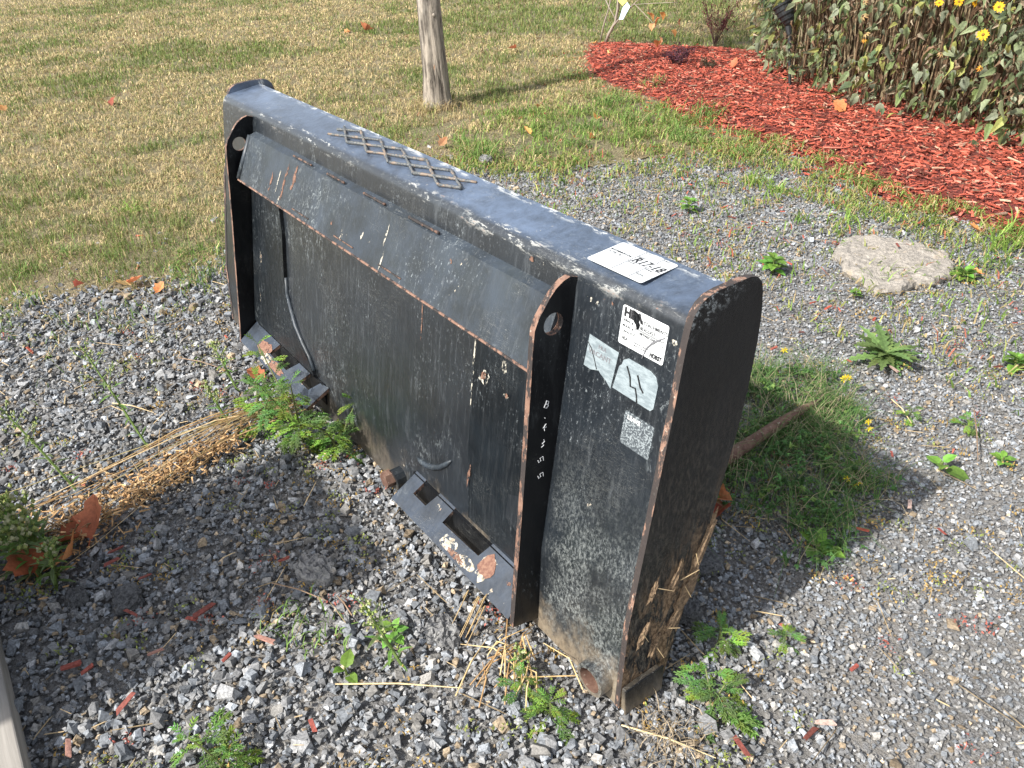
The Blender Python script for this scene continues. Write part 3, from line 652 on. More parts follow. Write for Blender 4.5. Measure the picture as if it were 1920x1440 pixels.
# lot sticker on the top plate
sk = empty('lot_sticker'); sk.parent = A
def ftop(u, v, w):
    x = 1.3735 + u + v * .05; y = .1005 + v; return Vector((x, y, topz(y) + .0002 + w))
sheet_poly(rr(.103, .063), WHITE, ftop, 'sticker_paper', sk, .0007)
gl = .0010
rects([(.046, .031, .103, .0313 + gl), (.0, .0313, .001, .0315), (.003, .0313, .046, .0313 + gl), (.046, .048, .103, .048 + gl), (.046, .0, .046 + gl, .063), (.078, .048, .078 + gl, .063), (.078, 0, .078 + gl, .031), (.046, .016, .103, .016 + gl)], INKG, ftop, 'ruled_lines', sk, .0014)
def T(s, size, x, y, fn, mat=INK, sx=1.0, bold=0, par=sk, w=.0012, shear=0, name='lettering'):
    return put(text_mesh(s, size, sx, bold, shear), mat, lambda u, v, ww: fn(x + u, y + v, ww), name, par, w)
T('R17-18', .0185, .048, .0325, ftop, bold=.0005, shear=.25, sx=.95)
T('LOT', .0042, .048, .0585, ftop); T('DATE', .0042, .048, .0445, ftop); T('UNIT', .0042, .080, .0585, ftop); T('RITCHIEBROS.COM', .0044, .003, .0385, ftop, bold=.0002); T('IN-YARD TAG', .0040, .004, .0335, ftop)
T('NOTES', .004, .048, .0272, ftop); T('SERIAL', .004, .080, .0272, ftop); T('INITIAL', .004, .080, .0122, ftop)

# maker's plate on the face
pk = empty('maker_sticker'); pk.parent = A
def fface(x0, z0):
    def f(u, v, w): z = z0 + v; return Vector((x0 + u, zy(z) - .0004 - w, z))
    return f
fp = fface(1.4645, .5625)
sheet_poly(rr(.079, .0515, .003), WHITE, fp, 'sticker_paper', pk, .0007)
kw = dict(par=pk, w=.0012)
T('HLA', .0155, .0035, .0385, fp, bold=.0009, sx=1.1, **kw); T('ATTACHMENTS', .0064, .0335, .0385, fp, sx=1.0, **kw)
T('SERIAL #', .0047, .0035, .0315, fp, **kw); T('MODEL #', .0047, .0035, .0243, fp, **kw); T('CAPACITY', .0047, .0035, .0170, fp, **kw); T('HLA', .0062, .006, .0075, fp, bold=.0002, sx=.8, **kw); T('HORST', .0080, .056, .0035, fp, bold=.0005, sx=.78, **kw)
T('8LA55427', .0062, .034, .0305, fp, bold=.0001, **kw); T('MFE900C/500', .0048, .034, .0238, fp, **kw); T('MANUFACTURED BY', .0026, .028, .0095, fp, **kw); T('MADE IN CANADA', .0026, .028, .0060, fp, **kw)
def frame(x0, y0, x1, y1, t=.0006): return [(x0, y0, x1, y0 + t), (x0, y1 - t, x1, y1), (x0, y0, x0 + t, y1), (x1 - t, y0, x1, y1)]
rects(frame(.026, .029, .075, .0362) + frame(.026, .0222, .075, .0285) + frame(.026, .0150, .075, .0212), INK, fp, 'ruled_boxes', pk, .0012)
sheet_poly([(.019, .051), (.027, .049), (.0315, .045), (.0305, .039), (.033, .036), (.0325, .031), (.029, .0285), (.0275, .033), (.022, .037), (.0195, .042), (.021, .046)], P_DARK, fp, 'torn_patch', pk, .0018)
mb = MB(); mb.tube([fp(u, v, .0012) for u, v in ((.076, .036), (.068, .030), (.058, .022), (.050, .012), (.045, -.004))], [.0004, .0012, .0014, .0012, .0006], 5); mb.obj('scratch', [INKG], pk)

vk = empty('silver_sticker'); vk.parent = A; fs1 = fface(1.4075, .5055)
sheet_poly([(0, 0), (.014, -.001), (.030, .004), (.034, .001), (.046, -.004), (.056, -.011), (.058, .010), (.0615, .043), (.004, .0465), (.002, .02)], SILVER, fs1, 'sticker_piece', vk, .0007)
fs2 = fface(1.4670, .4980)
sheet_poly([(0, 0), (.070, -.001), (.0745, .004), (.0755, .036), (.070, .046), (.060, .050), (.020, .0505), (.012, .045), (.010, .038), (.006, .034)], SILVER, fs2, 'sticker_piece', vk, .0007)
T('VACANT', .010, .006, .022, fs1, INKG, bold=.0002, par=vk, w=.0011, sx=1.1)
T('HLA', .008, .024, .034, fs1, INKG, bold=.0002, par=vk, w=.0011)
for pts in (((.020, .040), (.028, .028), (.031, .016), (.040, .017), (.044, .008), (.046, .000)), ((.040, .036), (.048, .022), (.054, .017))): mb = MB(); mb.tube([fs2(u, v, .0009) for u, v in pts], [.0014] * len(pts), 5); mb.obj('tear', [P_DARK], vk)
mb = MB(); mb.tube([fs1(u, v, .0009) for u, v in ((.002, .036), (.012, .028), (.020, .015), (.026, .004))], .0008, 5); mb.obj('tear', [P_DARK], vk)
qk = fface(1.4960, .4310); sheet_poly(rr(.053, .048, .003), FILM, qk, 'worn_film', A, .0006)
T('LEAVE', .0085, .006, .0385, qk, SCRAPE, bold=.0002, par=A, w=.0011)

# chalk figures down the outer side of the right gusset: 8.4355, turned on their side
def fg(y0, z0):
    return lambda u, v, w: Vector((1.3727 + w, y0 + v, z0 - u))
strokes = {'8': [[(0, .004), (.004, .009), (.009, .007), (.006, .001), (.011, -.002), (.015, .003), (.011, .008), (.005, .002), (.0, .004)]], '4': [[(0, .008), (.006, .001), (.007, .009)], [(.003, .004), (.013, .004)]],
           '3': [[(0, .008), (.004, .010), (.007, .004), (.011, .008), (.014, .002)]], '5': [[(.012, .010), (.003, .009), (.004, .002), (.010, .004), (.012, -.001), (.006, -.003)]], '.': [[(.004, .004), (.006, .005)]]}
zc = .445
for ch, adv, yo in (('8', .024, .026), ('.', .015, .022), ('4', .026, .021), ('3', .027, .016), ('5', .029, .013), ('5', .03, .012)):
    mb = MB()
    for st_ in strokes[ch]: mb.tube([fg(yo, zc)(u * .85, v * .8, .0002) for u, v in st_], .0007, 4)
    mb.obj('chalk_figure', [CHALK], A); zc -= adv
# rust streaks and bare scrapes on the face, each with its own outline
random.seed(3)
def scab(x, z, w, h, mat, base=0.0, tilt=0.0):
    k = 12; pts = []
    for i in range(k):
        a = 2 * PI * i / k; r = random.uniform(.55, 1.1); pts.append((x + math.cos(a) * w * r + math.sin(a) * h * tilt, z + math.sin(a) * h * r))
    mb = MB(); mb.add([(u, zy(v) - base - .0006, v) for u, v in pts], [tuple(range(k))[::-1]]); return mb.obj('scrape', [mat], A)
def ragged(name, a, b, thr=.5, sc=110, st=(1, 1, .5)):
    k = Nodes(name); n = k.noise(sc, st, 6, .75, off=(1, 5, 2)); c = k.mix(k.ramp(k.noise(170, detail=3), .35, .65), a, b); k.l(c, k.b.inputs['Base Color']); k.b.inputs['Roughness'].default_value = .85
    k.l(k.math('GREATER_THAN', n, thr), k.b.inputs['Alpha']); return k.m
PRIM = ragged('pale_primer', (.30, .28, .23), (.46, .43, .36), .50); RUSTS = ragged('fresh_rust', (.12, .060, .038), (.20, .11, .075), .48)
for x, z, w, h, m, b, t in ((1.19, .390, .016, .016, PRIM, .0045, .3), (1.19, .392, .009, .010, RUSTS, .0052, .3), (1.24, .43, .007, .012, PRIM, .0045, 0), (1.25, .385, .007, .006, PRIM, .0045, .2), (1.252, .386, .004, .004, RUSTS, .0052, .2),
                            (1.17, .195, .004, .030, RUSTS, .0045, .1), (1.158, .41, .003, .045, PRIM, .0047, 0), (1.158, .36, .002, .06, PRIM, .0047, 0), (.985, .42, .002, .055, RUSTS, .0002, 0), (.375, .46, .002, .02, RUSTS, .0095, 0),
                            (1.555, .598, .006, .004, PRIM, 0, 0), (1.538, .604, .004, .006, PRIM, 0, .3), (1.527, .606, .004, .005, PRIM, 0, 0), (1.395, .600, .003, .005, PRIM, 0, 0), (1.405, .598, .003, .004, PRIM, 0, 0), (1.416, .597, .004, .006, PRIM, 0, .2), (1.43, .606, .003, .003, RUSTS, 0, 0), (1.445, .607, .003, .003, RUSTS, 0, 0),
                            (1.30, .615, .005, .004, PRIM, 0, 0), (1.275, .612, .006, .005, RUSTS, 0, 0), ):
    scab(x, z, w, h, m, b, t)
def strip_pt(x, t): z = zb_ + t * (zt_ - zb_); return (wx(x, z), .019 + t * .045 - .0006, z + .0004)
for x, t, w, h, m in ((.395, .35, .006, .25, RUSTS), (.46, .5, .007, .42, RUSTS), (.50, .62, .009, .30, RUSTS), (.43, .45, .003, .3, PRIM), (.452, .2, .004, .2, PRIM), (.90, .6, .004, .2, PRIM), (.905, .2, .003, .2, PRIM), (1.1, .75, .006, .07, RUSTS), (.7, .3, .005, .05, RUSTS), (.82, .4, .004, .08, PRIM)):
    k = 12; pts = [strip_pt(x + math.cos(2 * PI * i / k) * w * random.uniform(.4, 1.2) + math.sin(2 * PI * i / k) * w * .4, t + math.sin(2 * PI * i / k) * h * random.uniform(.6, 1.1)) for i in range(k)]
    mb = MB(); mb.add(pts, [tuple(range(k))[::-1]]); mb.obj('scrape', [m], A)
def ledge_scab(cx, ct, w, h, m, ww):
    k = 14; pts = []
    for i in range(k):
        p = Vector(ledge_pt(cx + math.cos(2 * PI * i / k) * w * random.uniform(.6, 1.15), min(.985, ct + math.sin(2 * PI * i / k) * h * random.uniform(.6, 1.1)), 0)); pts.append(p + Vector((0, -.6, .8)) * ww)
    mb = MB(); mb.add(pts, [tuple(range(k))]); mb.obj('scrape', [m], A)
PRIM2 = ragged('pale_scale', (.26, .22, .16), (.50, .47, .40), .47, 70, (1, 1, 1)); RUSTW = ragged('worn_rust', (.14, .065, .045), (.22, .12, .08), .40, 60, (1, 1, 1))
ledge_scab(1.16, .76, .030, .20, PRIM2, .0006); ledge_scab(1.22, .80, .030, .16, PRIM2, .0007); ledge_scab(1.262, .55, .022, .36, PRIM2, .0008); ledge_scab(1.262, .50, .021, .34, RUSTW, .0012); ledge_scab(1.19, .86, .035, .10, RUSTS, .0011)
ledge_scab(.31, .55, .034, .34, RUSTW, .0010); ledge_scab(.35, .78, .05, .18, PRIM2, .0006); ledge_scab(.40, .78, .04, .18, RUSTW, .0011); ledge_scab(1.32, .42, .006, .06, RUSTS, .0008)
# ------------------------------------------------------------------ trees, bed plants, weeds
def bark():
    k = Nodes('tree_bark'); n = k.noise(38, (1, 1, .13), 7, .7, .4); n2 = k.noise(14, (1, 1, .3), 4); c = k.mix(k.ramp(n, .34, .62), (.045, .036, .028), (.36, .31, .25)); c = k.mix(k.ramp(n2, .55, .7, 0, .6), c, (.44, .40, .34))
    c = k.mix(k.ramp(k.noise(24, (1, 1, .2), 4, off=(4, 4, 4)), .66, .72), c, (.26, .13, .06))
    k.l(c, k.b.inputs['Base Color']); k.b.inputs['Roughness'].default_value = .9; k.bump(n, 1, .012); return k.m
BARK = bark(); TWIG = flat('twig', (.17, .125, .10), .8); TWIGP = flat('sapling_bark', (.30, .25, .20), .8); STEMB = flat('dry_stem', (.13, .075, .04), .85); STEMG = flat('green_stem', (.14, .17, .05), .7); STRAW = vcol('straw', .7, 90, .25, .3, .0005)

tr = empty('tree', (-1.82, 1.79, 0), 0, 'slender tree trunk with grey furrowed bark standing in the lawn', 'tree')
def trunk_mesh():
    mb = MB(); n = 40; rows = 46; vs = []; H = 3.2
    for i in range(rows + 1):
        z = -.03 + H * (i / rows) ** 1.25; base = .066 * (1 - .10 * min(z, 1)) + .014 * math.exp(-max(z, 0) / .07) - .006 * z
        base = max(.03, base)
        for j in range(n):
            a = 2 * PI * j / n
            r = base * (1 + .055 * math.sin(a * 5 + z * 1.7 + math.sin(z * 6)) + .035 * math.sin(a * 11 - z * 2.3) + .03 * math.sin(a * 17 + 4 * z) + .02 * math.sin(z * 23 + a * 3))
            vs.append((r * math.cos(a) - .012 * z, r * math.sin(a) - .02 * z * z * .3, z))
    fs = [(i * n + j, i * n + (j + 1) % n, (i + 1) * n + (j + 1) % n, (i + 1) * n + j) for i in range(rows) for j in range(n)]
    mb.add(vs, fs); return mb
trunk_mesh().obj('trunk', [BARK], tr, True)
for (z, a, r) in ((.66, -1.35, .011), (.20, -1.1, .010), (.155, -1.15, .012), (.47, -.2, .008)):
    mb = MB(); rr_ = .063; p = Vector((rr_ * math.cos(a) - .012 * z, rr_ * math.sin(a), z)); d = Vector((math.cos(a), math.sin(a), .1)); mb.tube([p - d * .01, p + d * .003, p + d * .005], [r * 1.3, r * 1.1, r * .55], 10); mb.obj('knot', [BARK], tr, True)
def limb(parent, p, d, L, r, depth, mat):
    pts = [Vector(p)]; dd = Vector(d).normalized()
    for i in range(4): dd = (dd + Vector([random.gauss(0, .12) for _ in range(3)]) + Vector((0, 0, .05))).normalized(); pts.append(pts[-1] + dd * L / 4)
    mb = MB(); mb.tube(pts, [r * (1 - .17 * i) for i in range(5)], 6); mb.obj('limb', [mat], parent, True); return pts
crown_pts = []
for a in range(7):
    an = a * .9 + random.random(); zb = 2.0 + .17 * a; pts = limb(tr, (-.012 * zb, -.006 * zb * zb, zb), (math.cos(an), math.sin(an), .9), 1.0, .022, 0, BARK); crown_pts += pts[2:]
nl = 2600; cp = np.array([list(p) for p in crown_pts]); P = cp[rng.integers(0, len(cp), nl)] + rng.normal(0, .26, (nl, 3)); P[:, 2] = np.maximum(P[:, 2], 1.95)
V, F, C = blades(P, rng.uniform(.05, .09, nl), rng.uniform(.03, .045, nl), rng.uniform(.3, 2, nl), np.array([.07, .11, .03]) * np.exp(rng.normal(0, .25, nl))[:, None])
cw = link('crown', np_mesh('crown', V, F, LEAFS, C), tr); cw['kind'] = 'stuff'

# --- leaf shapes -----------------------------------------------------
def leaf_mesh(name, L, Wd, col, fold=.25, droop=.35, seg=5, tooth=.0, mat=None, col2=None, pet=.15):
    """a pointed leaf from the origin along +x, folded on its midrib; stalk included"""
    mb = MB(); V = []; F = []; Cc = []
    for i in range(seg + 1):
        t = i / seg; w = Wd * (math.sin(PI * min(1, t ** .75)) ** .9) * .5 + .0003; w *= 1 + (tooth if i % 2 else -tooth); x = L * (pet + (1 - pet) * t); z = -droop * L * t * t + .08 * L * t
        cc = col if col2 is None else tuple(a + (b - a) * t for a, b in zip(col, col2)); e = tuple(k * 1.12 for k in cc)
        V += [(x, -w, z + fold * w), (x, 0, z), (x, w, z + fold * w)]; Cc += [e, tuple(k * .82 for k in cc), e]
    for i in range(seg):
        b = 3 * i; F += [(b, b + 1, b + 4, b + 3), (b + 1, b + 2, b + 5, b + 4)]
    mb.v = V; mb.c = Cc; mb.f = F; mb.m = [0] * len(F)
    mb.tube([(0, 0, 0), (L * pet * 1.1, 0, .003)], max(.0006, L * .012), 3, tuple(k * 1.1 for k in col)); return mb.mesh(name, mat or LEAF)
def lobed_mesh(name, L, Wd, col, lobes=5, sub=True, mat=None, droop=.3):
    """a ragweed-like leaf cut into narrow toothed lobes"""
    mb = MB()
    def blade(p, d, l, w, c):
        d = Vector(d).normalized(); s = Vector((-d.y, d.x, 0)); p = Vector(p); a = p + d * l * .5; e = p + d * l + Vector((0, 0, -l * .25)); mb.add([p - s * w * .25, p + s * w * .25, a + s * w * .5, e, a - s * w * .5], [(0, 1, 2, 3, 4)], c)
    mb.tube([(0, 0, 0), (L * .5, 0, L * .03), (L * .95, 0, -droop * L * .6)], [L * .014, L * .012, L * .006], 3, tuple(c * 1.1 for c in col))
    for i in range(lobes + 1):
        t = .22 + .72 * i / lobes; z = .08 * L * t - droop * L * t * t; ll = Wd * .5 * math.sin(PI * (.18 + .75 * (1 - (i / lobes) ** 1.3 * .75)))
        for sd in (-1, 1):
            c = tuple(k * random.uniform(.85, 1.15) for k in col); ang = math.radians(52 - 14 * i / lobes) * sd; d = (math.cos(ang), math.sin(ang), .1); blade((L * t, 0, z), d, ll, ll * .30, c)
            if sub and ll > L * .14:
                for q in (.35, .6):
                    pp = Vector((L * t, 0, z)) + Vector(d) * ll * q
                    for s2 in (-1, 1): a2 = ang + s2 * .75; blade(pp, (math.cos(a2), math.sin(a2), .05), ll * .42, ll * .16, c)
    blade((L * .88, 0, .08 * L * .88 - droop * L * .77), (1, 0, -.3), L * .2, L * .07, col); return mb.mesh(name, mat or LEAF)
def put_leaf(me, parent, p, yaw, pitch, s=1.0, roll=0.0, name='leaf'):
    o = link(name, me, parent); o.location = p; o.rotation_euler = (roll, pitch, yaw); o.scale = (s, s, s); return o

# --- the tall flowering bush ------------------------------------------
bush = empty('flowering_bush', (-.1, 3.35, 0), 0, 'tall dense false sunflower bush with drooping grey green leaves and yellow flowers behind the mulch', 'bush')
BB = [(-1.42, 4.02), (-1.10, 3.66), (-.76, 3.38), (-.3, 3.20), (.11, 3.17), (.46, 3.19), (.70, 3.05), (1.05, 2.96), (1.5, 3.0)]
def on_line(t):
    t = t * (len(BB) - 1); i = min(int(t), len(BB) - 2); f = t - i; a, b = BB[i], BB[i + 1]; return a[0] + (b[0] - a[0]) * f, a[1] + (b[1] - a[1]) * f
def bloc(p): return (p[0] + .1, p[1] - 3.35, p[2])
def line_n(t):
    a = on_line(max(0, t - .02)); b = on_line(min(1, t + .02)); d = Vector((b[0] - a[0], b[1] - a[1])).normalized(); return Vector((d.y, -d.x))   # towards the viewer's side
random.seed(11)
stems = []
for i in range(130):
    t = random.random(); x, y = on_line(t); n = line_n(t); dep = random.uniform(.02, .34); bx, by = x - n.x * dep, y - n.y * dep; h = random.uniform(.75, 1.15); lx = random.gauss(.03, .07); ly = random.gauss(-.03, .06)
    pts = [(bx + lx * q * h + .008 * random.gauss(0, 1), by + ly * q * h - n.y * 0, h * q) for q in (0, .25, .5, .75, 1)]; stems.append((pts, dep, t, h))
    mb = MB(); mb.tube([bloc(p) for p in pts], [.0052, .0048, .0042, .0035, .0025], 5, (.17, .11, .065) if random.random() < .7 else (.27, .22, .14)); mb.obj('stem', [DRY], bush)
# dark heart of older stalks and withered leaves
mb = MB()
for i in range(1100):
    t = random.random(); x, y = on_line(t); n = line_n(t); dep = random.uniform(.12, .75); bx, by = x - n.x * dep, y - n.y * dep; h = random.uniform(.5, 1.15); c = random.choice([(.12, .075, .045), (.17, .11, .065), (.06, .04, .025), (.26, .20, .12)])
    lx = random.gauss(.02, .10); ly = random.gauss(-.02, .08); mb.tube([bloc((bx, by, 0)), bloc((bx + lx * .5, by + ly * .5, h * .5)), bloc((bx + lx, by + ly, h))], [.004, .0035, .002], 3, c, cap=False)
o = mb.obj('stalks', [DRY], bush); o['kind'] = 'stuff'
GL = [leaf_mesh('leaf', L, w, c, fo, dr, 6, .10, col2=c2) for L, w, c, fo, dr, c2 in ((.085, .032, (.17, .23, .08), .55, .5, (.20, .25, .10)), (.095, .034, (.20, .25, .12), .2, .7, (.25, .29, .15)), (.075, .030, (.30, .34, .20), .7, .3, (.20, .22, .13)), (.090, .032, (.36, .38, .11), .5, .6, (.26, .24, .08)), (.07, .034, (.12, .17, .08), .4, .4, (.07, .10, .05)), (.08, .040, (.32, .35, .24), .3, .5, (.16, .19, .12)))]
BL = [leaf_mesh('leaf', L, w, c, fo, dr, 6, .22) for L, w, c, fo, dr in ((.06, .022, (.22, .13, .075), .9, .8), (.05, .016, (.30, .21, .13), 1.2, .5), (.055, .020, (.12, .07, .04), .8, 1.0), (.045, .02, (.36, .29, .2), 1.0, .7))]
def bush_leaf(k):
    t = random.random(); x, y = on_line(t); n = line_n(t); z = random.uniform(.03, 1.1); out = .015 + .05 * math.sin(min(1, z / .8) * PI * .5) + random.gauss(0, .045) + .05 * z
    out -= .03 * (random.random() < .3)
    if z < .12: out -= .02
    brown = random.random() < (.5 if z < .25 else .15)
    return (x + n.x * out, y + n.y * out, z), brown, math.atan2(n.y, n.x) + random.gauss(0, 1.0)
cnt = 0
for i in range(300):
    p, br_, yaw = bush_leaf(i)
    if br_ and random.random() < .7: p = (p[0], p[1], p[2]); br_ = False
    me = random.choice(BL if br_ else GL); put_leaf(me, bush, bloc(p), yaw, random.uniform(-.1, 1.65), random.uniform(.35, 1.1), random.gauss(0, 1.1))
# the remaining leaves as one mass
def mass(meshes, n, fn, name, parent, mat, seed=5):
    random.seed(seed); Vs = []; Fq = []; Cs = []; b = 0; data = []
    for me in meshes:
        v = np.array([list(a.co) for a in me.vertices]); c = np.array([list(me.color_attributes['Col'].data[i].color)[:3] for i in range(len(v))]); f = [tuple(p.vertices) for p in me.polygons]; data.append((v, c, f))
    faces = []
    for i in range(n):
        v, c, f = random.choice(data); p, yaw, pitch, roll, s, tint = fn(i); R = (Matrix.Rotation(yaw, 3, 'Z') @ Matrix.Rotation(pitch, 3, 'Y') @ Matrix.Rotation(roll, 3, 'X')); w = v * s @ np.array(R).T + np.array(p); Vs.append(w); Cs.append(c * tint)
        faces += [tuple(q + b for q in ff) for ff in f]; b += len(v)
    me = bpy.data.meshes.new(name); me.from_pydata(np.concatenate(Vs).tolist(), [], faces); me.materials.append(mat); a = me.color_attributes.new('Col', 'FLOAT_COLOR', 'POINT'); cc = np.ones((b, 4), np.float32); cc[:, :3] = np.concatenate(Cs); a.data.foreach_set('color', cc.ravel()); me.update()
    o = link(name, me, parent); o['kind'] = 'stuff'; return o
def ml(i):
    p, br_, yaw = bush_leaf(i); n = -.12 * random.random() - .02; return bloc((p[0], p[1] - n * 1.0, p[2])), yaw, random.uniform(-.2, 1.7), random.gauss(0, 1.1), random.uniform(.35, 1.0), random.uniform(.55, 1.2)
mass(GL, 2500, ml, 'foliage', bush, LEAFS, 5)
mass(BL, 3400, lambda i: (lambda q: (q[0], q[1], q[2], q[3], q[4] * random.uniform(.5, 1.1), q[5]))(ml(i)), 'withered_foliage', bush, LEAFS, 6)
def flower(parent, p, r, yaw, pitch, petals=11, col=(.85, .50, .02), cc=(.30, .17, .03), droop=.1, name='flower'):
    mb = MB()
    for i in range(petals):
        a = 2 * PI * i / petals + random.gauss(0, .07); l = r * random.uniform(.8, 1.08); w = r * .17; d = Vector((math.cos(a), math.sin(a), 0)); s = Vector((-d.y, d.x, 0)); z0 = .1 * r
        mb.add([d * r * .18 - s * w * .5, d * r * .18 + s * w * .5, d * l * .7 + s * w + Vector((0, 0, z0 - droop * r * .4)), d * l + Vector((0, 0, z0 - droop * r)), d * l * .7 - s * w + Vector((0, 0, z0 - droop * r * .4))], [(0, 1, 2, 3, 4)], tuple(c * random.uniform(.85, 1.1) for c in col))
    fl = mb.obj(name, [LEAFS], parent); fl.location = p; fl.rotation_euler = (0, pitch, yaw)
    mb = MB(); k = 8; vs = [(0, 0, .22 * r)]; 
    for ring, (q, z) in enumerate(((.16, .18), (.25, .06))): vs += [(q * r * math.cos(2 * PI * j / k), q * r * math.sin(2 * PI * j / k), z * r) for j in range(k)]
    mb.add(vs, [(0, 1 + j, 1 + (j + 1) % k) for j in range(k)] + [(1 + j, 9 + j, 9 + (j + 1) % k, 1 + (j + 1) % k) for j in range(k)], cc); mb.obj('flower_head', [LEAFS], fl); return fl
random.seed(21)
for x, z, r, dead in ((.314, .563, .026, 0), (.378, .566, .024, 0), (.475, .556, .028, 0), (.441, .453, .030, 0), (.235, .552, .022, 0), (.464, .329, .018, 2), (.288, .363, .018, 1), (-.096, .473, .026, 1), (-.068, .405, .024, 1), (-.07, .378, .016, 2), (-.494, .301, .016, 1), (-.486, .253, .015, 1), (-.10, .53, .018, 1), (-.834, .478, .02, 0), (.62, .50, .028, 0), (.15, .60, .026, 0)):
    y = 2.97 if x > -.3 else 3.20 + (-.3 - x) * .75
    col = (.85, .50, .02) if dead == 0 else ((.50, .36, .17) if dead == 1 else (.75, .38, .05)); flower(bush, bloc((x, y, z)), r * .85, math.atan2(-.8, .59) + random.gauss(0, .4), random.uniform(.6, 1.3), 12 if dead == 0 else 8, col, (.30, .17, .03) if dead == 0 else (.10, .05, .03), .1 if dead == 0 else .7)
# big low leaves at the right end
for i in range(7):
    x = .50 + random.random() * .28; z = random.uniform(.03, .30); put_leaf(random.choice(GL[:2] + GL[3:5]), bush, bloc((x, 2.98 + random.uniform(-.03, .05), z)), random.uniform(-2.6, -.8), random.uniform(.2, 1.2), random.uniform(.8, 1.15), random.gauss(0, .8))

# --- solar garden light leaning by the bush ------------------------------
gl = empty('garden_light', (-.70, 3.36, 0), 0, 'black plastic stake light leaning at the left end of the flowering bush', 'garden light')
BLK = flat('black_plastic', (.02, .022, .024), .45)
mb = MB(); mb.tube([(.0, 0, -.02), (-.03, 0, .14), (-.055, 0, .29)], [.008, .008, .010], 8); mb.obj('stake', [BLK], gl)
mb = MB(); c = Vector((-.095, 0, .38)); d = Vector((-.5, -.15, .85)).normalized(); mb.tube([c - d * .07, c - d * .05, c, c + d * .055], [.014, .030, .044, .050], 14); mb.obj('lamp_head', [BLK], gl)
for q in (-.03, -.005, .02, .045):
    mb = MB(); cc_ = c + d * q; a = d.cross(Vector((0, 0, 1))).normalized(); b = d.cross(a); r = .046 + .14 * q; pts = [cc_ + (a * math.cos(2 * PI * j / 12) + b * math.sin(2 * PI * j / 12)) * r for j in range(13)]; mb.tube(pts, .003, 4); mb.obj('rib', [BLK], gl)
mb = MB(); mb.tube([(-.055, 0, .28), (-.07, 0, .32)], [.014, .018], 8); mb.obj('bracket', [BLK], gl)

# --- sapling with a hanging tag, dark red shrubs -------------------------
sp = empty('sapling', (-2.54, 3.66, 0), 0, 'thin bare young tree with few orange leaves at the mulch corner', 'young tree')
def rel(p, o=(-2.54, 3.66, 0)): return (p[0] - o[0], p[1] - o[1], p[2] - o[2])
random.seed(5)
for nm, pts, r in (('trunk', [(-2.54, 3.66, -.01), (-2.50, 3.65, .06), (-2.43, 3.65, .15), (-2.41, 3.65, .24), (-2.42, 3.66, .4), (-2.40, 3.66, .62)], .013), ('branch', [(-2.47, 3.65, .10), (-2.40, 3.64, .16), (-2.30, 3.63, .23), (-2.20, 3.62, .30), (-2.05, 3.6, .40)], .006),
                   ('branch', [(-2.60, 3.66, -.01), (-2.56, 3.65, .10), (-2.50, 3.65, .24), (-2.46, 3.66, .42)], .006), ('branch', [(-2.42, 3.65, .16), (-2.5, 3.65, .24), (-2.58, 3.64, .36)], .004), ('branch', [(-2.22, 3.62, .29), (-2.10, 3.6, .24), (-1.96, 3.6, .16)], .0022),
                   ('branch', [(-2.24, 3.62, .28), (-2.0, 3.6, .31), (-1.8, 3.6, .33)], .0022), ('branch', [(-2.40, 3.65, .22), (-2.32, 3.6, .34), (-2.2, 3.58, .42)], .003)):
    mb = MB(); mb.tube([rel(p) for p in pts], [r * (1 - .13 * i) for i in range(len(pts))], 7, (.3, .24, .19)); mb.obj(nm, [TWIGP], sp, True)
OL = [leaf_mesh('leaf', .055, .045, c, .5, .5, 5, .15) for c in ((.62, .27, .10), (.70, .38, .17), (.50, .19, .07))]
for p in ((-1.964, 3.6, .262), (-1.94, 3.6, .235), (-1.76, 3.6, .245), (-2.01, 3.6, .19), (-1.85, 3.6, .165), (-1.95, 3.6, .115), (-1.93, 3.59, .09), (-2.08, 3.6, .245), (-2.3, 3.6, .42)):
    put_leaf(random.choice(OL), sp, rel(p), random.uniform(0, 6), random.uniform(.2, 1.2), random.uniform(.9, 1.35))
tg = empty('plant_tag', (-2.31, 3.60, .235), 0, 'pale blue and white plastic plant tag hanging on the thin sapling', 'plant tag')
TAGM = flat('tag_plastic', (.55, .68, .80), .4); TAGY = flat('tag_yellow', (.75, .62, .16), .5)
mb = MB(); mb.add([(-.03, 0, -.055), (.01, 0, -.05), (.075, 0, .035), (.045, 0, .06), (.0, 0, .02), (-.03, .004, -.055), (.01, .004, -.05), (.075, .004, .035), (.045, .004, .06), (.0, .004, .02)], [(0, 1, 2, 3, 4), (9, 8, 7, 6, 5)] + [(j, j + 5, (j + 1) % 5 + 5, (j + 1) % 5) for j in range(5)]); mb.obj('card', [TAGM], tg)
mb = MB(); mb.add([(-.0, -.001, .035), (.045, -.001, .068), (.03, -.001, .10), (-.03, -.001, .10), (-.04, -.001, .06)], [(0, 1, 2, 3, 4)]); mb.obj('flap', [TAGY], tg)

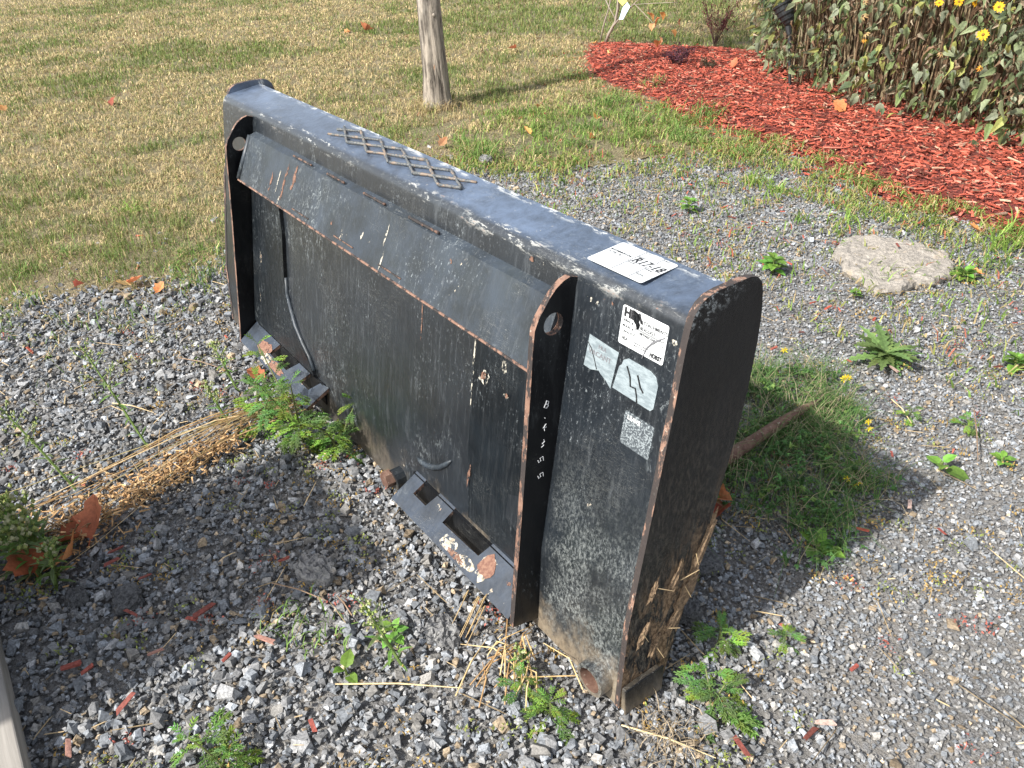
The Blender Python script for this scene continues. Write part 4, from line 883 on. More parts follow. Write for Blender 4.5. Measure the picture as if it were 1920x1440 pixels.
def shrub(name, loc, label, n, R, H, col, seed, stemr=.0016):
    random.seed(seed); e = empty(name, loc, 0, label, 'shrub', 'dark red barberry shrubs')
    tips = []
    for i in range(n):
        a = random.uniform(0, 2 * PI); r = R * random.random() ** .5; p1 = Vector((r * math.cos(a), r * math.sin(a), H * random.uniform(.5, 1.0))); m = p1 * .5 + Vector((random.gauss(0, .01), random.gauss(0, .01), .02)); mb = MB(); mb.tube([(0, 0, 0), m, p1], [stemr * 1.5, stemr, stemr * .6], 4, (.10, .06, .05)); mb.obj('twig', [DRY], e); tips.append((m, p1))
    def fn(i):
        m, p1 = random.choice(tips); t = random.uniform(-.3, 1.05); p = m + (p1 - m) * t + Vector([random.gauss(0, .010) for _ in range(3)]); return tuple(p), random.uniform(0, 6), random.uniform(-1, 1), 0, random.uniform(.7, 1.3), random.uniform(.6, 1.4)
    me = leaf_mesh('leaf', .016, .009, col, .2, .2, 2); mass([me], n * 30, fn, 'foliage', e, LEAFS, seed); return e
shrub('red_shrub', (-1.55, 3.35, .0), 'small low dark red shrub growing on the mulch before the larger one', 22, .13, .13, (.10, .035, .05), 31)
shrub('red_shrub', (-1.86, 4.05, 0), 'upright reddish shrub at the back edge of the mulch against green lawn', 26, .17, .36, (.17, .05, .05), 32)
shrub('red_shrub', (-1.33, 3.42, 0), 'tiny tuft of dark shrub leaves right of the low red shrub on mulch', 8, .06, .08, (.08, .07, .04), 33)

# --- weeds -----------------------------------------------------------
GREEN = (.135, .235, .05); DGREEN = (.085, .16, .04); LIME = (.22, .34, .06)
RAG = [lobed_mesh('leaf', .062, .052, c, 5, True) for c in (GREEN, LIME, (.12, .22, .06))]
RAGS = [lobed_mesh('leaf', .034, .026, c, 4, False) for c in (GREEN, LIME)]
def ragweed(name, x, y, H, nl, seed, label, cat='weed', group='feathery green weeds', bare=False, spread=.5, s=1.0, lean=(0, 0), tops=True):
    random.seed(seed); e = empty(name, (x, y, -.008), 0, label, cat, group); ns = max(1, nl // 9); k = 0
    for j in range(ns):
        a = random.uniform(0, 6.28); q = (0 if ns == 1 else spread * H * random.uniform(.3, 1)); tip = Vector((q * math.cos(a) + lean[0], q * math.sin(a) + lean[1], H * random.uniform(.7, 1))); mid = tip * .5 + Vector((0, 0, .12 * H))
        mb = MB(); mb.tube([(0, 0, 0), mid, tip], [.0026 * s, .002 * s, .0012 * s], 5, (.18, .20, .08)); mb.obj('stem', [LEAFS], e)
        for i in range(nl // ns):
            t = (i + .6) / (nl // ns); p = (mid * (t * 2) if t < .5 else mid + (tip - mid) * (2 * t - 1)); put_leaf(random.choice(RAG), e, p, i * 2.4 + random.random(), random.uniform(-.45, .35), s * random.uniform(.7, 1.15) * (1.05 - .45 * t))
        if tops:
            for i in range(3): put_leaf(random.choice(RAGS), e, tip, random.uniform(0, 6), random.uniform(-1.1, -.3), s * .9)
    return e
ragweed('ragweed', .505, -.15, .13, 24, 1, 'feathery green weed growing through the straw left of the hitch ledge')
ragweed('ragweed', .61, -.09, .20, 44, 2, 'largest bushy feathery weed against the bottom of the black attachment', spread=.75)
ragweed('ragweed', .70, -.04, .14, 26, 3, 'feathery weed hugging the black face right beside the bushy one', spread=.6)
ragweed('ragweed', 1.655, .115, .045, 20, 4, 'bright lime feathery weed right of the foot of the end plate', spread=1.3, tops=False, s=.95)
ragweed('ragweed', 1.285, -.515, .06, 20, 5, 'feathery weed at the bottom edge left of centre on open gravel', spread=.8, s=.9)
ragweed('ragweed', 1.58, .215, .04, 14, 6, 'small feathery weed in the shade just behind the end plate', spread=1.0, s=.75, tops=False)
ragweed('ragweed', 1.645, .30, .03, 9, 7, 'tiny feathery sprig standing alone right of the end plate foot', spread=1.0, s=.5, tops=False)
ragweed('ragweed', 1.42, 1.03, .03, 10, 8, 'small feathery sprig right of the yellow flowered clover', s=.45, spread=1)
ragweed('ragweed', 1.52, 1.09, .03, 12, 9, 'pair of leafy sprigs on the gravel far right of the rusty spear', s=.5, spread=1)
ragweed('ragweed', 1.52, -.09, .05, 12, 10, 'weed with lance leaves at the bottom edge below the spear sleeve', s=.7, spread=1.2)
ragweed('ragweed', 1.46, -.10, .05, 9, 12, 'spiky green weed between the straw and the bottom edge', s=.6, spread=.7)

NARROW = [leaf_mesh('leaf', .036, .0062, c, .2, .3, 3, pet=.05) for c in (GREEN, (.15, .21, .08))]
BUD = None
def horseweed(x, y, H, seed, label, lean=(0, 0), nb=9, s=1.0, nleaf=14):
    random.seed(seed); e = empty('horseweed', (x, y, -.008), 0, label, 'weed', 'thin upright flowering weeds'); tip = Vector((lean[0], lean[1], H)); mid = tip * .5 + Vector((0, 0, .03 * H))
    mb = MB(); mb.tube([(0, 0, 0), mid, tip], [.0030 * s, .0026 * s, .0014], 5, (.22, .32, .09)); mb.obj('stem', [LEAFS], e)
    def at(t): return mid * (2 * t) if t < .5 else mid + (tip - mid) * (2 * t - 1)
    for i in range(nleaf): put_leaf(random.choice(NARROW), e, at(.05 + .65 * i / nleaf), i * 2.4, random.uniform(-.9, .1), s * random.uniform(.6, 1.1))
    for i in range(nb):
        p = at(.55 + .45 * i / nb); a = i * 2.4; l = .04 * H / .2 * (1 - .6 * i / nb) * s; q = p + Vector((math.cos(a) * l, math.sin(a) * l, l * .9)); mb = MB(); mb.tube([p, q], .0010, 3, (.22, .32, .1))
        for k in range(5):
            c = p.lerp(q, random.uniform(.4, 1.1)) + Vector([random.gauss(0, .004) for _ in range(3)]); r = .0026 * s; mb.add([c + Vector((r, 0, 0)), c + Vector((-r, 0, 0)), c + Vector((0, r, 0)), c + Vector((0, -r, 0)), c + Vector((0, 0, r * 1.6)), c + Vector((0, 0, -r * 1.4))], [(0, 2, 4), (2, 1, 4), (1, 3, 4), (3, 0, 4), (2, 0, 5), (1, 2, 5), (3, 1, 5), (0, 3, 5)], random.choice([(.42, .46, .16), (.30, .38, .12), (.5, .5, .3)]))
        mb.obj('flower_spray', [LEAFS], e)
    return e
horseweed(.40, -.38, .24, 1, 'tallest thin weed leaning left on the sunlit gravel above the straw', (-.11, -.05), 11)
horseweed(.47, -.545, .20, 2, 'thin budding weed near the left edge of the photo above the straw', (-.10, -.07), 11)
horseweed(1.295, -.22, .13, 3, 'upright budding weed on gravel below the right hitch ledge', (-.045, -.03), 13)
horseweed(.70, -.66, .12, 4, 'dense green budding weed in the shade at the left edge', (-.03, 0), 14, 1.7, 40)
horseweed(.66, -.63, .14, 5, 'budding weed crowding the shaded one by the brown leaves', (-.05, -.04), 14, 1.7, 40)
horseweed(.74, -.64, .11, 6, 'small shaded budding weed right of the dense ones', (.02, .02), 12, 1.1, 20)
horseweed(.62, -.67, .13, 16, 'budding weed cut by the left edge of the photo', (-.02, -.05), 12, 1.7, 40)
horseweed(.43, -.20, .11, 7, 'pale thin weed between the straw and the left hitch ledge', (-.03, -.02), 10)
horseweed(.30, -.13, .13, 8, 'thin flowering weed standing before the left gusset corner', (-.05, -.02), 9)
horseweed(1.44, -.075, .06, 9, 'short thin weed beside the second straw clump', (-.02, 0), 6, .9, 8)

ROUND = [leaf_mesh('leaf', .028, .017, c, .25, .3, 5, .06) for c in ((.17, .32, .05), (.13, .25, .045))]
def broadleaf(x, y, n, s, seed, label, H=.02):
    random.seed(seed); e = empty('broadleaf_weed', (x, y, -.008), 0, label, 'weed', 'small broad leaved weeds'); mb = MB(); mb.tube([(0, 0, 0), (0, 0, H)], .0018 * s, 5, (.2, .24, .08)); mb.obj('stem', [LEAFS], e)
    for i in range(n): t = i / n; put_leaf(random.choice(ROUND), e, (0, 0, H * (.2 + .8 * t)), i * 2.4 + random.random() * .4, random.uniform(-.5, .1) - .4 * t, s * random.uniform(.75, 1.15) * (1.1 - .4 * t))
    return e
broadleaf(.725, 1.425, 18, 1.75, 1, 'bright green round leaved weed on gravel just behind the end plate top', .05)
broadleaf(1.235, -.20, 7, 1.15, 2, 'round leaved seedling beside the upright budding weed')
broadleaf(1.55, .515, 7, 1.5, 3, 'bright broad leaved weed at the lower edge of the clover patch')
broadleaf(1.12, 1.80, 14, 1.5, 4, 'green leafy weed at the right end of the pale stone slab', .03)
broadleaf(1.56, .91, 4, 1.8, 5, 'weed with two upright leaves on gravel far right of the spear')
broadleaf(1.46, 1.42, 14, 1.5, 6, 'leafy weed at the right edge above the gravel', .03)
broadleaf(1.63, 1.02, 7, 1.0, 7, 'little weed on a dry stalk near the right edge')
broadleaf(1.255, -.30, 3, 1.2, 8, 'tiny two leaved seedling left of the pale straw stalk')
broadleaf(.98, 1.47, 9, .9, 9, 'yellow green creeping weed at the left foot of the stone slab')
broadleaf(.19, 1.62, 14, 1.5, 10, 'dull green weed on the far gravel above the lot sticker', .05)

DL = [leaf_mesh('leaf', .10, .024, c, .15, .25, 12, .38, pet=.05) for c in ((.15, .23, .07), (.11, .18, .055), (.18, .26, .08))]
random.seed(9); dn = empty('dandelion', (1.24, 1.215, -.006), 0, 'dandelion rosette with jagged leaves on the gravel right of the end plate', 'weed')
for i in range(30): put_leaf(random.choice(DL), dn, (0, 0, .004 + .0006 * i), i * 2.4, random.uniform(-.45, -.05) - .012 * i, random.uniform(.6, 1.15))

TB = None
def tuft(x, y, n, H, seed, label, col=(.16, .27, .06), W=.003):
    e = np.array([[0., 0., 0.]]); r2 = np.random.default_rng(seed); n = int(n * 1.8); H *= 1.25; W *= 1.25; P = np.zeros((n, 3)); P[:, :2] = r2.normal(0, .016 + H * .22, (n, 2)); global rng; old = rng; rng = r2
    v = np.exp(r2.normal(0, .22, n))[:, None]; c = np.array(col) * v; d = r2.random(n) < .15; c[d] = (.42, .34, .17)
    V, F, C = blades(P, H * r2.uniform(.6, 1.2, n), W * r2.uniform(.7, 1.2, n), np.clip(r2.normal(.95, .35, n), .1, 1.6), c, 3); rng = old
    t = empty('grass_tuft', (x, y, -.008), 0, label, 'grass tuft', 'weedy grass tufts'); o = link('blades', np_mesh('blades', V, F, GRASS, C), t); o['kind'] = 'stuff'; return t
T_ = [(-.88, 1.43, 60, .10, 'long bladed grass tuft touching the back edge of the attachment top'), (-.74, 1.62, 40, .06, 'yellow green tuft right of the long bladed one'), (.15, 2.04, 44, .055, 'spreading lime tuft on the gravel before the mulch'), (.27, 2.02, 34, .045, 'second lime tuft just right of the spreading one'),
      (1.08, 2.09, 40, .08, 'bright tuft behind the stone slab at right'), (1.07, 2.22, 34, .08, 'upright bright tuft near the right edge under the mulch'), (-.42, 0, 26, .06, 'dark green tuft close to the left side of the attachment'), (1.17, -.29, 14, .022, 'tiny sprouting tuft on gravel below the right hitch ledge'),
      (1.10, -.33, 22, .03, 'half dry tuft beside the tiny sprouting one'), (-.87, 2.05, 50, .08, 'green tuft in the weedy strip left of the mulch'), (-.80, 2.28, 50, .09, 'tall tuft with seed stalks left of the mulch edge'), (-.50, 2.28, 50, .09, 'arching tuft overhanging the mulch edge'), (-1.18, 2.46, 60, .09, 'thick tuft at the far left of the weedy strip'),
      (-.72, 1.85, 40, .07, 'tuft at the gravel corner of the weedy strip'), (-.37, 2.26, 36, .06, 'small tuft at the mulch edge above bare gravel'), (-.62, 2.62, 50, .11, 'tall pale tuft sprouting from the mulch'), (-1.26, 2.9, 50, .09, 'dense tuft below the corner of the mulch bed'), (.51, 1.84, 20, .04, 'sparse tuft on gravel left of the stone slab'),
      (.62, 1.92, 22, .05, 'thin lime tuft right of the sparse one'), (-1.28, .02, 34, .06, 'bright tuft in the lawn left of the attachment'), (-.88, -.43, 34, .05, 'green tuft at the left edge of the lawn'), (-.98, -.28, 34, .05, 'tuft in thin grass near the lower lawn edge'), (-.60, -.02, 26, .04, 'low tuft at the meeting of lawn and gravel'), (-1.15, 1.51, 30, .06, 'dry tuft behind the tread welds'),
      (1.14, 1.96, 24, .05, 'tuft touching the right end of the stone slab'), (.46, 2.32, 30, .06, 'tuft growing among the stray mulch'), (1.14, 2.34, 34, .09, 'tall tuft at the right edge of the photo'), (-.10, 2.30, 36, .05, 'dull tuft between gravel and mulch'), (1.0, 1.62, 14, .05, 'few lime blades in front of the stone slab')]
for i, (x, y, n, H, lb) in enumerate(T_): tuft(x, y, n, H, 100 + i, lb, (.20, .31, .06) if 'lime' in lb or 'bright' in lb else (.14, .23, .055), .0035 if y > 1 else .0025)

# weedy ground cover in the strip between lawn and mulch, and mossy green over the back gravel
def cover():
    n = 85000; P = np.stack([rng.uniform(-1.9, 1.6, n), rng.uniform(1.2, 2.9, n), np.zeros(n)], 1); P = P[in_view(P, .1)]; sg = signed(P, GRAVEL); sm = signed(P, MULCH)
    pr = np.exp(-np.abs(np.minimum(sg, .4) - .0) * 5) * .75 + .55 * np.exp(-np.abs(sm + .13) * 9) * (P[:, 0] > -.5) + .35 * np.clip((P[:, 1] - 1.75) * 2, 0, 1) * (fbm(P, 6, 51) > .52)
    pr *= np.clip((fbm(P, 8, 53) - .37) * 6, .04, 1) * (sm < .10); P = P[rng.random(len(P)) < pr]
    n = len(P); col = np.where(rng.random(n)[:, None] < .6, np.array([.15, .24, .05]), np.array([.27, .29, .08])) * np.exp(rng.normal(0, .25, n))[:, None]; m = rng.random(n) < .22; col[m] = (.40, .31, .16); m = rng.random(n) < .05; col[m] = (.40, .13, .08)
    V, F, C = blades(P, rng.uniform(.014, .055, n), rng.uniform(.003, .0062, n), rng.uniform(.5, 1.5, n), col)
    tag(link('ground_cover', np_mesh('ground_cover', V, F, GRASS, C)), 'low green and rust coloured ground cover along the edges of the gravel', 'ground cover', kind='stuff')
    n = 42000; P = np.stack([rng.uniform(-1.9, .1, n), rng.uniform(-.9, .9, n), np.zeros(n)], 1); P = P[in_view(P, .1)]; sg = signed(P, GRAVEL)
    P = P[rng.random(len(P)) < np.exp(-np.abs(sg + .10) * 5) * np.clip((fbm(P, 9, 59) - .46) * 7, .02, 1) * .8]; n = len(P)
    col = np.where(rng.random(n)[:, None] < .62, np.array([.14, .23, .05]), np.array([.44, .34, .18])) * np.exp(rng.normal(0, .28, n))[:, None]
    V, F, C = blades(P, rng.uniform(.02, .055, n), rng.uniform(.002, .0038, n), rng.uniform(.5, 1.5, n), col)
    tag(link('weedy_grass', np_mesh('weedy_grass', V, F, GRASS, C)), 'ragged green and straw coloured weedy grass thinning onto the gravel at left', 'grass', kind='stuff')
    # sparse sedum and seedlings in the open gravel
    n = 1500; P = np.stack([rng.uniform(-.6, 2.3, n), rng.uniform(-.7, 2.2, n), np.zeros(n)], 1); P = P[in_view(P, .1) & (signed(P, GRAVEL) > .05)]; P = P[fbm(P, 5, 77) > .47]; K = 16
    Q = np.repeat(P, K, 0); Q[:, :2] += rng.normal(0, .011, (len(Q), 2)); Q[:, 2] = rng.uniform(-.004, .004, len(Q)); which = np.repeat(rng.random(len(P)), K)[:, None]
    col = np.where(which < .14, np.array([.40, .12, .09]), np.where(which < .62, np.array([.42, .28, .09]), np.array([.26, .30, .08]))) * np.exp(rng.normal(0, .25, len(Q)))[:, None]
    V, F, C = blades(Q, rng.uniform(.003, .009, len(Q)), rng.uniform(.002, .0045, len(Q)), rng.uniform(.3, 1.5, len(Q)), col)
    tag(link('seedlings', np_mesh('seedlings', V, F, GRASS, C)), 'scattered red and yellow green sedum seedlings in the gravel', 'seedlings', kind='stuff')
    n = 1000; P = np.stack([rng.uniform(-1.2, 2.2, n), rng.uniform(-.8, 2.3, n), np.full(n, .002)], 1); P = P[in_view(P, .1) & (signed(P, GRAVEL) > -.2)]; n = len(P)
    L = .006 + .03 * rng.random(n) ** 2; V, F, C = scatter(P, np.stack([L, rng.uniform(.0004, .0010, n), np.full(n, .0005)], 1), CHIPS, BF, rand_rot(n, .12), np.array([.40, .30, .17]) * np.exp(rng.normal(0, .35, n))[:, None])
    tag(link('dry_litter', np_mesh('dry_litter', V, F, STRAW, C)), 'thin dry stalks and grass litter scattered over the gravel', 'litter', kind='stuff')
    # stray shreds of mulch carried onto the gravel
    n = 1400; P = np.stack([rng.uniform(-1.1, 2.2, n), rng.uniform(-.7, 2.6, n), np.full(n, .003)], 1); sm = signed(P, MULCH); P = P[in_view(P, .1) & (sm < 0) & (rng.random(n) < np.exp(sm * 3.4) + .05)]; n = len(P)
    L = rng.uniform(.004, .014, n); V, F, C = scatter(P, np.stack([L, L * .28, np.full(n, .0016)], 1), CHIPS, BF, rand_rot(n, .25), chipcols(n) * .9)
    tag(link('stray_mulch', np_mesh('stray_mulch', V, F, CHIP, C)), 'small stray shreds of red mulch scattered over gravel and grass', 'mulch', kind='stuff')
cover()

# clover patch beside the spear
CL = [(1.30, .22), (1.20, .45), (1.10, .75), (1.09, .98), (1.2, 1.03), (1.28, .97), (1.40, .88), (1.47, .80), (1.565, .66), (1.60, .56), (1.56, .47), (1.46, .44), (1.40, .46), (1.38, .40), (1.40, .24)]
def clover():
    n = 9000; P = np.stack([rng.uniform(1.0, 1.65, n), rng.uniform(.2, 1.1, n), np.zeros(n)], 1); s = signed(P, CL) + .26 * (fbm(P, 11, 61) - .5); P = P[(s > 0) & (rng.random(n) < np.clip(.2 + s * 9, 0, 1) * np.clip((fbm(P, 16, 66) - .34) * 5, .15, 1))]
    n = len(P); s = signed(P, CL); hgt = .010 + .060 * np.clip(s * 7, 0.15, 1) * rng.random(n) * (.5 + fbm(P, 10, 68)) * np.clip(np.abs(P[:, 0] - 1.295) * 14, .15, 1); col = np.array([.066, .145, .042]) * np.exp(rng.normal(0, .42, n))[:, None]; m = rng.random(n) < .15; col[m] = (.20, .31, .08)
    K = 3; Q = np.repeat(P, K, 0); Q[:, 2] = np.repeat(hgt, K); V, F, C = blades(Q, rng.uniform(.008, .017, len(Q)), rng.uniform(.005, .009, len(Q)), rng.uniform(.8, 1.7, len(Q)), np.repeat(col, K, 0))
    sn = 3200; i = rng.integers(0, n, sn); SP = P[i].copy(); V2, F2, C2 = blades(SP, rng.uniform(.04, .13, sn), np.full(sn, .0015), rng.uniform(.5, 1.4, sn), np.where(rng.random(sn)[:, None] < .7, np.array([.10, .185, .05]), np.array([.34, .29, .18])), 3)
    F2 = [f + len(V) for f in F2]; byk = {}
    for f in list(F) + F2: byk.setdefault(f.shape[1], []).append(f)
    tag(link('clover', np_mesh('clover', np.concatenate([V, V2]), [np.concatenate(v) for v in byk.values()], GRASS, np.concatenate([C, C2]))), 'dense low green clover patch around the rusty spear', 'clover', kind='stuff')
clover()
for i, (x, y, z, lb) in enumerate(((1.105, .985, .045, 'single yellow flower above the tip end of the clover nearest the end plate'), (1.262, 1.0, .035, 'yellow double flower just right of the spear tip'), (1.40, .90, .03, 'yellow flower low on the right side of the clover patch'), (1.50, .70, .03, 'pale yellow flower lowest in the clover patch'))):
    e = empty('clover_flower', (x, y, 0), 0, lb, 'flower', 'yellow clover flowers'); mb = MB(); mb.tube([(-.02, -.02, 0), (0, 0, z)], .0008, 4, (.12, .18, .05)); mb.obj('stem', [LEAFS], e)
    for q in range(2 + (i == 1) * 2): flower(e, (random.gauss(0, .008), random.gauss(0, .008), z), .010, random.random() * 6, .5, 6, (.85, .66, .02), (.7, .5, .02), .2, 'flower')

# --- straw bundles ---------------------------------------------------
st = empty('straw_bundle', (.5, -.3, 0), 0, 'long bundle of dry yellow straw stalks lying from the hitch ledge to the left edge', 'straw')
random.seed(14)
def srel(p): return (p[0] - .5, p[1] + .3, p[2])
ends = [(.49, -.66), (.55, -.60), (.60, -.64), (.66, -.70), (.45, -.72), (.63, -.55), (.70, -.52), (.68, -.60), (.52, -.75), (.74, -.60)]
for i in range(30):
    sx = random.uniform(.42, .52); sy = random.uniform(-.07, -.02); a = random.choice(ends); ex, ey = a[0] + random.gauss(0, .05), a[1] + random.gauss(0, .05); k = 1 if random.random() < .55 else random.uniform(.35, .75); c = random.choice([(.52, .35, .16), (.42, .27, .12), (.30, .18, .085), (.62, .46, .25), (.24, .15, .08), (.36, .30, .14)])
    pts = []; bend = random.gauss(0, .02); N = 7; hop = random.uniform(.012, .055)
    for q in range(N + 1):
        t = q / N * k; x = sx + (ex - sx) * t + bend * math.sin(PI * t) + random.gauss(0, .0022) - .020 * math.sin(PI * min(1, t * 2)) * (1 if t < .5 else 0); y = sy + (ey - sy) * t + random.gauss(0, .0022); pts.append(srel((x, y, .008 + hop * math.sin(PI * min(1, t * 1.2)) * .7 + random.uniform(0, .004))))
    r0 = random.uniform(.0010, .0021); mb = MB(); mb.tube(pts, [r0 * (1 - .08 * q) for q in range(N + 1)], 4, c, cap=False); mb.obj('stalk', [STRAW], st, False)
    if random.random() < .5:
        p = Vector(pts[random.randint(3, 6)]); d = Vector((random.gauss(.3, .5), random.gauss(-.8, .5), random.uniform(-.1, .5))).normalized(); mb = MB(); mb.tube([p, p + d * .03 + Vector((0, 0, .004)), p + d * .055], [.0009, .0008, .0005], 3, c, cap=False); mb.obj('side_stalk', [STRAW], st)
n = 1100; q = rng.random(n) ** .7; P = np.stack([.53 + .10 * q + rng.normal(0, .045, n) * (.3 + q), -.20 - .48 * q + rng.normal(0, .03, n), rng.uniform(.0, .04, n)], 1)
V, F, C = scatter(P, np.stack([rng.uniform(.001, .010, n), rng.uniform(.0006, .002, n), rng.uniform(.0006, .0018, n)], 1), CHIPS, BF, rand_rot(n, .6), np.array([.34, .21, .10]) * np.exp(rng.normal(0, .45, n))[:, None])
V -= np.array([.5, -.3, 0]); o = link('chaff', np_mesh('chaff', V, F, STRAW, C), st); o['kind'] = 'stuff'
st2 = empty('straw_clump', (1.38, -.08, 0), 0, 'small tangle of dry straw in front of the spear sleeve', 'straw')
for i in range(26):
    a = random.gauss(2.3, .5); c0 = Vector((random.gauss(0.03, .03), random.gauss(0.0, .025), .008)); l = random.uniform(.05, .12); d = Vector((math.cos(a), math.sin(a), 0)) ; pts = [c0 - d * l * .5, c0 + Vector((random.gauss(0, .008), random.gauss(0, .008), random.uniform(.004, .03))), c0 + d * l * .5]; mb = MB(); mb.tube(pts, [.0012, .0013, .0006], 4, random.choice([(.60, .44, .22), (.48, .33, .15), (.36, .22, .10)]), cap=False); mb.obj('stalk', [STRAW], st2, True)
for i in range(6):
    mb = MB(); x = random.gauss(-.11, .012); y = random.gauss(.02, .01); mb.tube([(x, y, .004), (x + .03, y - .005, .05), (x + .05, y - .06, .01)], [.0012, .0012, .0006], 4, (.42, .30, .15), cap=False); mb.obj('stalk', [STRAW], st2, True)
for i, (x0, y0, x1, y1, lb) in enumerate(((1.27, -.325, 1.40, -.17, 'single pale straw stalk lying across open gravel left of the straw tangle'), (1.16, -.24, 1.10, -.24, 'brown twig on the gravel left of the budding weed'), (.17, -.40, .28, -.33, 'pale dry stalk on the sunlit gravel at far left'), (1.00, -.32, 1.10, -.26, 'thin pale stem on shaded gravel above the red chips'), (1.60, -.02, 1.72, .05, 'dark dry stalk near the bottom edge right of the foot block'), (1.50, 1.15, 1.60, .98, 'branched dry stalk on gravel near the right edge'), (1.36, 1.05, 1.44, 1.0, 'short dry stalk right of the yellow double flower'), (.05, -.2, .20, -.12, 'straw stalk reaching the left gusset'))):
    e = MB(); e.tube([(0, 0, .006), ((x1 - x0) * .5, (y1 - y0) * .5, .012), (x1 - x0, y1 - y0, .005)], [.0013, .0014, .0007], 5, (.60, .46, .25) if i % 2 == 0 else (.24, .16, .10)); o = e.obj('dry_stalk', [STRAW]); o.location = (x0, y0, 0); tag(o, lb, 'stalk', 'dry stalks lying on the gravel')
random.seed(8); e = empty('dry_grass_clump', (1.66, .02, 0), 0, 'dead grey brown grass clump on gravel right of the lime weed', 'grass tuft')
r_ = rng; V, F, C = blades(np.concatenate([rng.normal(0, .028, (110, 2)), np.zeros((110, 1))], 1), rng.uniform(.02, .05, 110), np.full(110, .0016), rng.uniform(.7, 1.6, 110), np.array([.34, .27, .18]) * np.exp(rng.normal(0, .3, 110))[:, None], 3); o = link('blades', np_mesh('blades', V, F, GRASS, C), e); o['kind'] = 'stuff'

# --- fallen leaves ---------------------------------------------------
FL = [leaf_mesh('fallen', L, w, c, fo, dr, 6, .2, col2=c2) for L, w, c, fo, dr, c2 in ((.055, .042, (.60, .22, .07), .6, -.4, (.70, .32, .14)), (.05, .045, (.42, .13, .05), .8, .3, (.5, .2, .09)), (.06, .04, (.66, .40, .20), .5, -.5, (.6, .3, .12)), (.045, .04, (.70, .34, .12), .4, .5, (.74, .4, .2)))]
FLL = [(-4.45, 2.71, 2.4, 'pair of orange leaves on the far lawn left of the tree', 0), (-4.52, 2.62, 1.6, 'orange leaf touching the pair on the far lawn', 1), (-3.33, .40, 1.7, 'dark brown leaf on the dry lawn far left of the attachment', 1), (-.54, -.20, 1.15, 'orange leaf where the left lawn meets the gravel', 0), (-.52, -.17, .95, 'second orange leaf overlapping at the left lawn edge', 2),
       (-3.58, -.10, 1.2, 'pale leaf at the left edge of the lawn', 2), (-2.77, 3.03, 1.4, 'lone orange leaf on green lawn right of the tree', 0), (-1.40, 2.18, 1.1, 'light orange leaf on bare lawn below the weedy strip', 3), (-.98, 1.79, 1.0, 'orange leaf standing in the weedy strip edge', 0), (-.96, 2.17, 1.0, 'orange leaf among green weeds', 1), (-.73, 1.97, 1.0, 'curled orange leaf on gravel under the weeds', 1),
       (1.37, .475, 1.05, 'orange brown leaf in the shade beside the end plate back edge', 1), (1.345, .46, .9, 'dark leaf beneath the shaded orange one', 1), (-2.14, 3.38, 1.4, 'yellow round leaf lying on the mulch near the sapling', 3), (-2.5, 3.52, 1.2, 'orange leaf at the sapling foot', 0), (-1.20, 3.45, 1.2, 'orange leaf on mulch right of the low shrub', 0), (-.16, 3.08, 1.4, 'tan and orange leaf at the foot of the bush', 0), (-.28, 3.08, 1.3, 'dull tan leaf under the bush', 2),
       (1.16, 1.84, .8, 'orange leaf near the right end of the slab', 0), (.99, 2.15, .9, 'orange leaf in lime grass at upper right', 0), (-.39, -.14, .8, 'small orange leaf left of the black gusset', 0), (-.62, -.33, .7, 'brown leaf on bare soil at the left lawn edge', 1), (-1.13, 1.36, 1.0, 'tan leaf right behind the tread welds', 2), (.325, -.055, .95, 'large curled brown leaf under the left hitch ledge', 0), (.47, .0, 1.2, 'rust brown leaf stuck under the notch of the left ledge', 1),
       (.655, -.595, 1.9, 'big brown leaf in the shade under the straw', 0), (.69, -.565, 1.7, 'brown leaf right of the big shaded one', 0), (.72, -.66, 1.5, 'dark brown leaf nearly hidden by weeds at left', 1), (.64, -.62, 1.5, 'brown leaf under the straw seed heads', 1), (.20, 1.9, .7, 'small yellow leaf on the gravel before the mulch', 3), (-.2, 1.2, .8, 'orange leaf fragment on the gravel behind the top plate', 0)]
random.seed(17)
for x, y, s, lb, k in FLL:
    o = link('fallen_leaf', FL[k]); o.location = (x, y, .014 if y < 3 or x > 0 else .03); o.rotation_euler = (random.gauss(0, .3), random.gauss(0, .3), random.uniform(0, 6)); o.scale = (s, s, s); tag(o, lb, 'leaf', 'fallen autumn leaves')

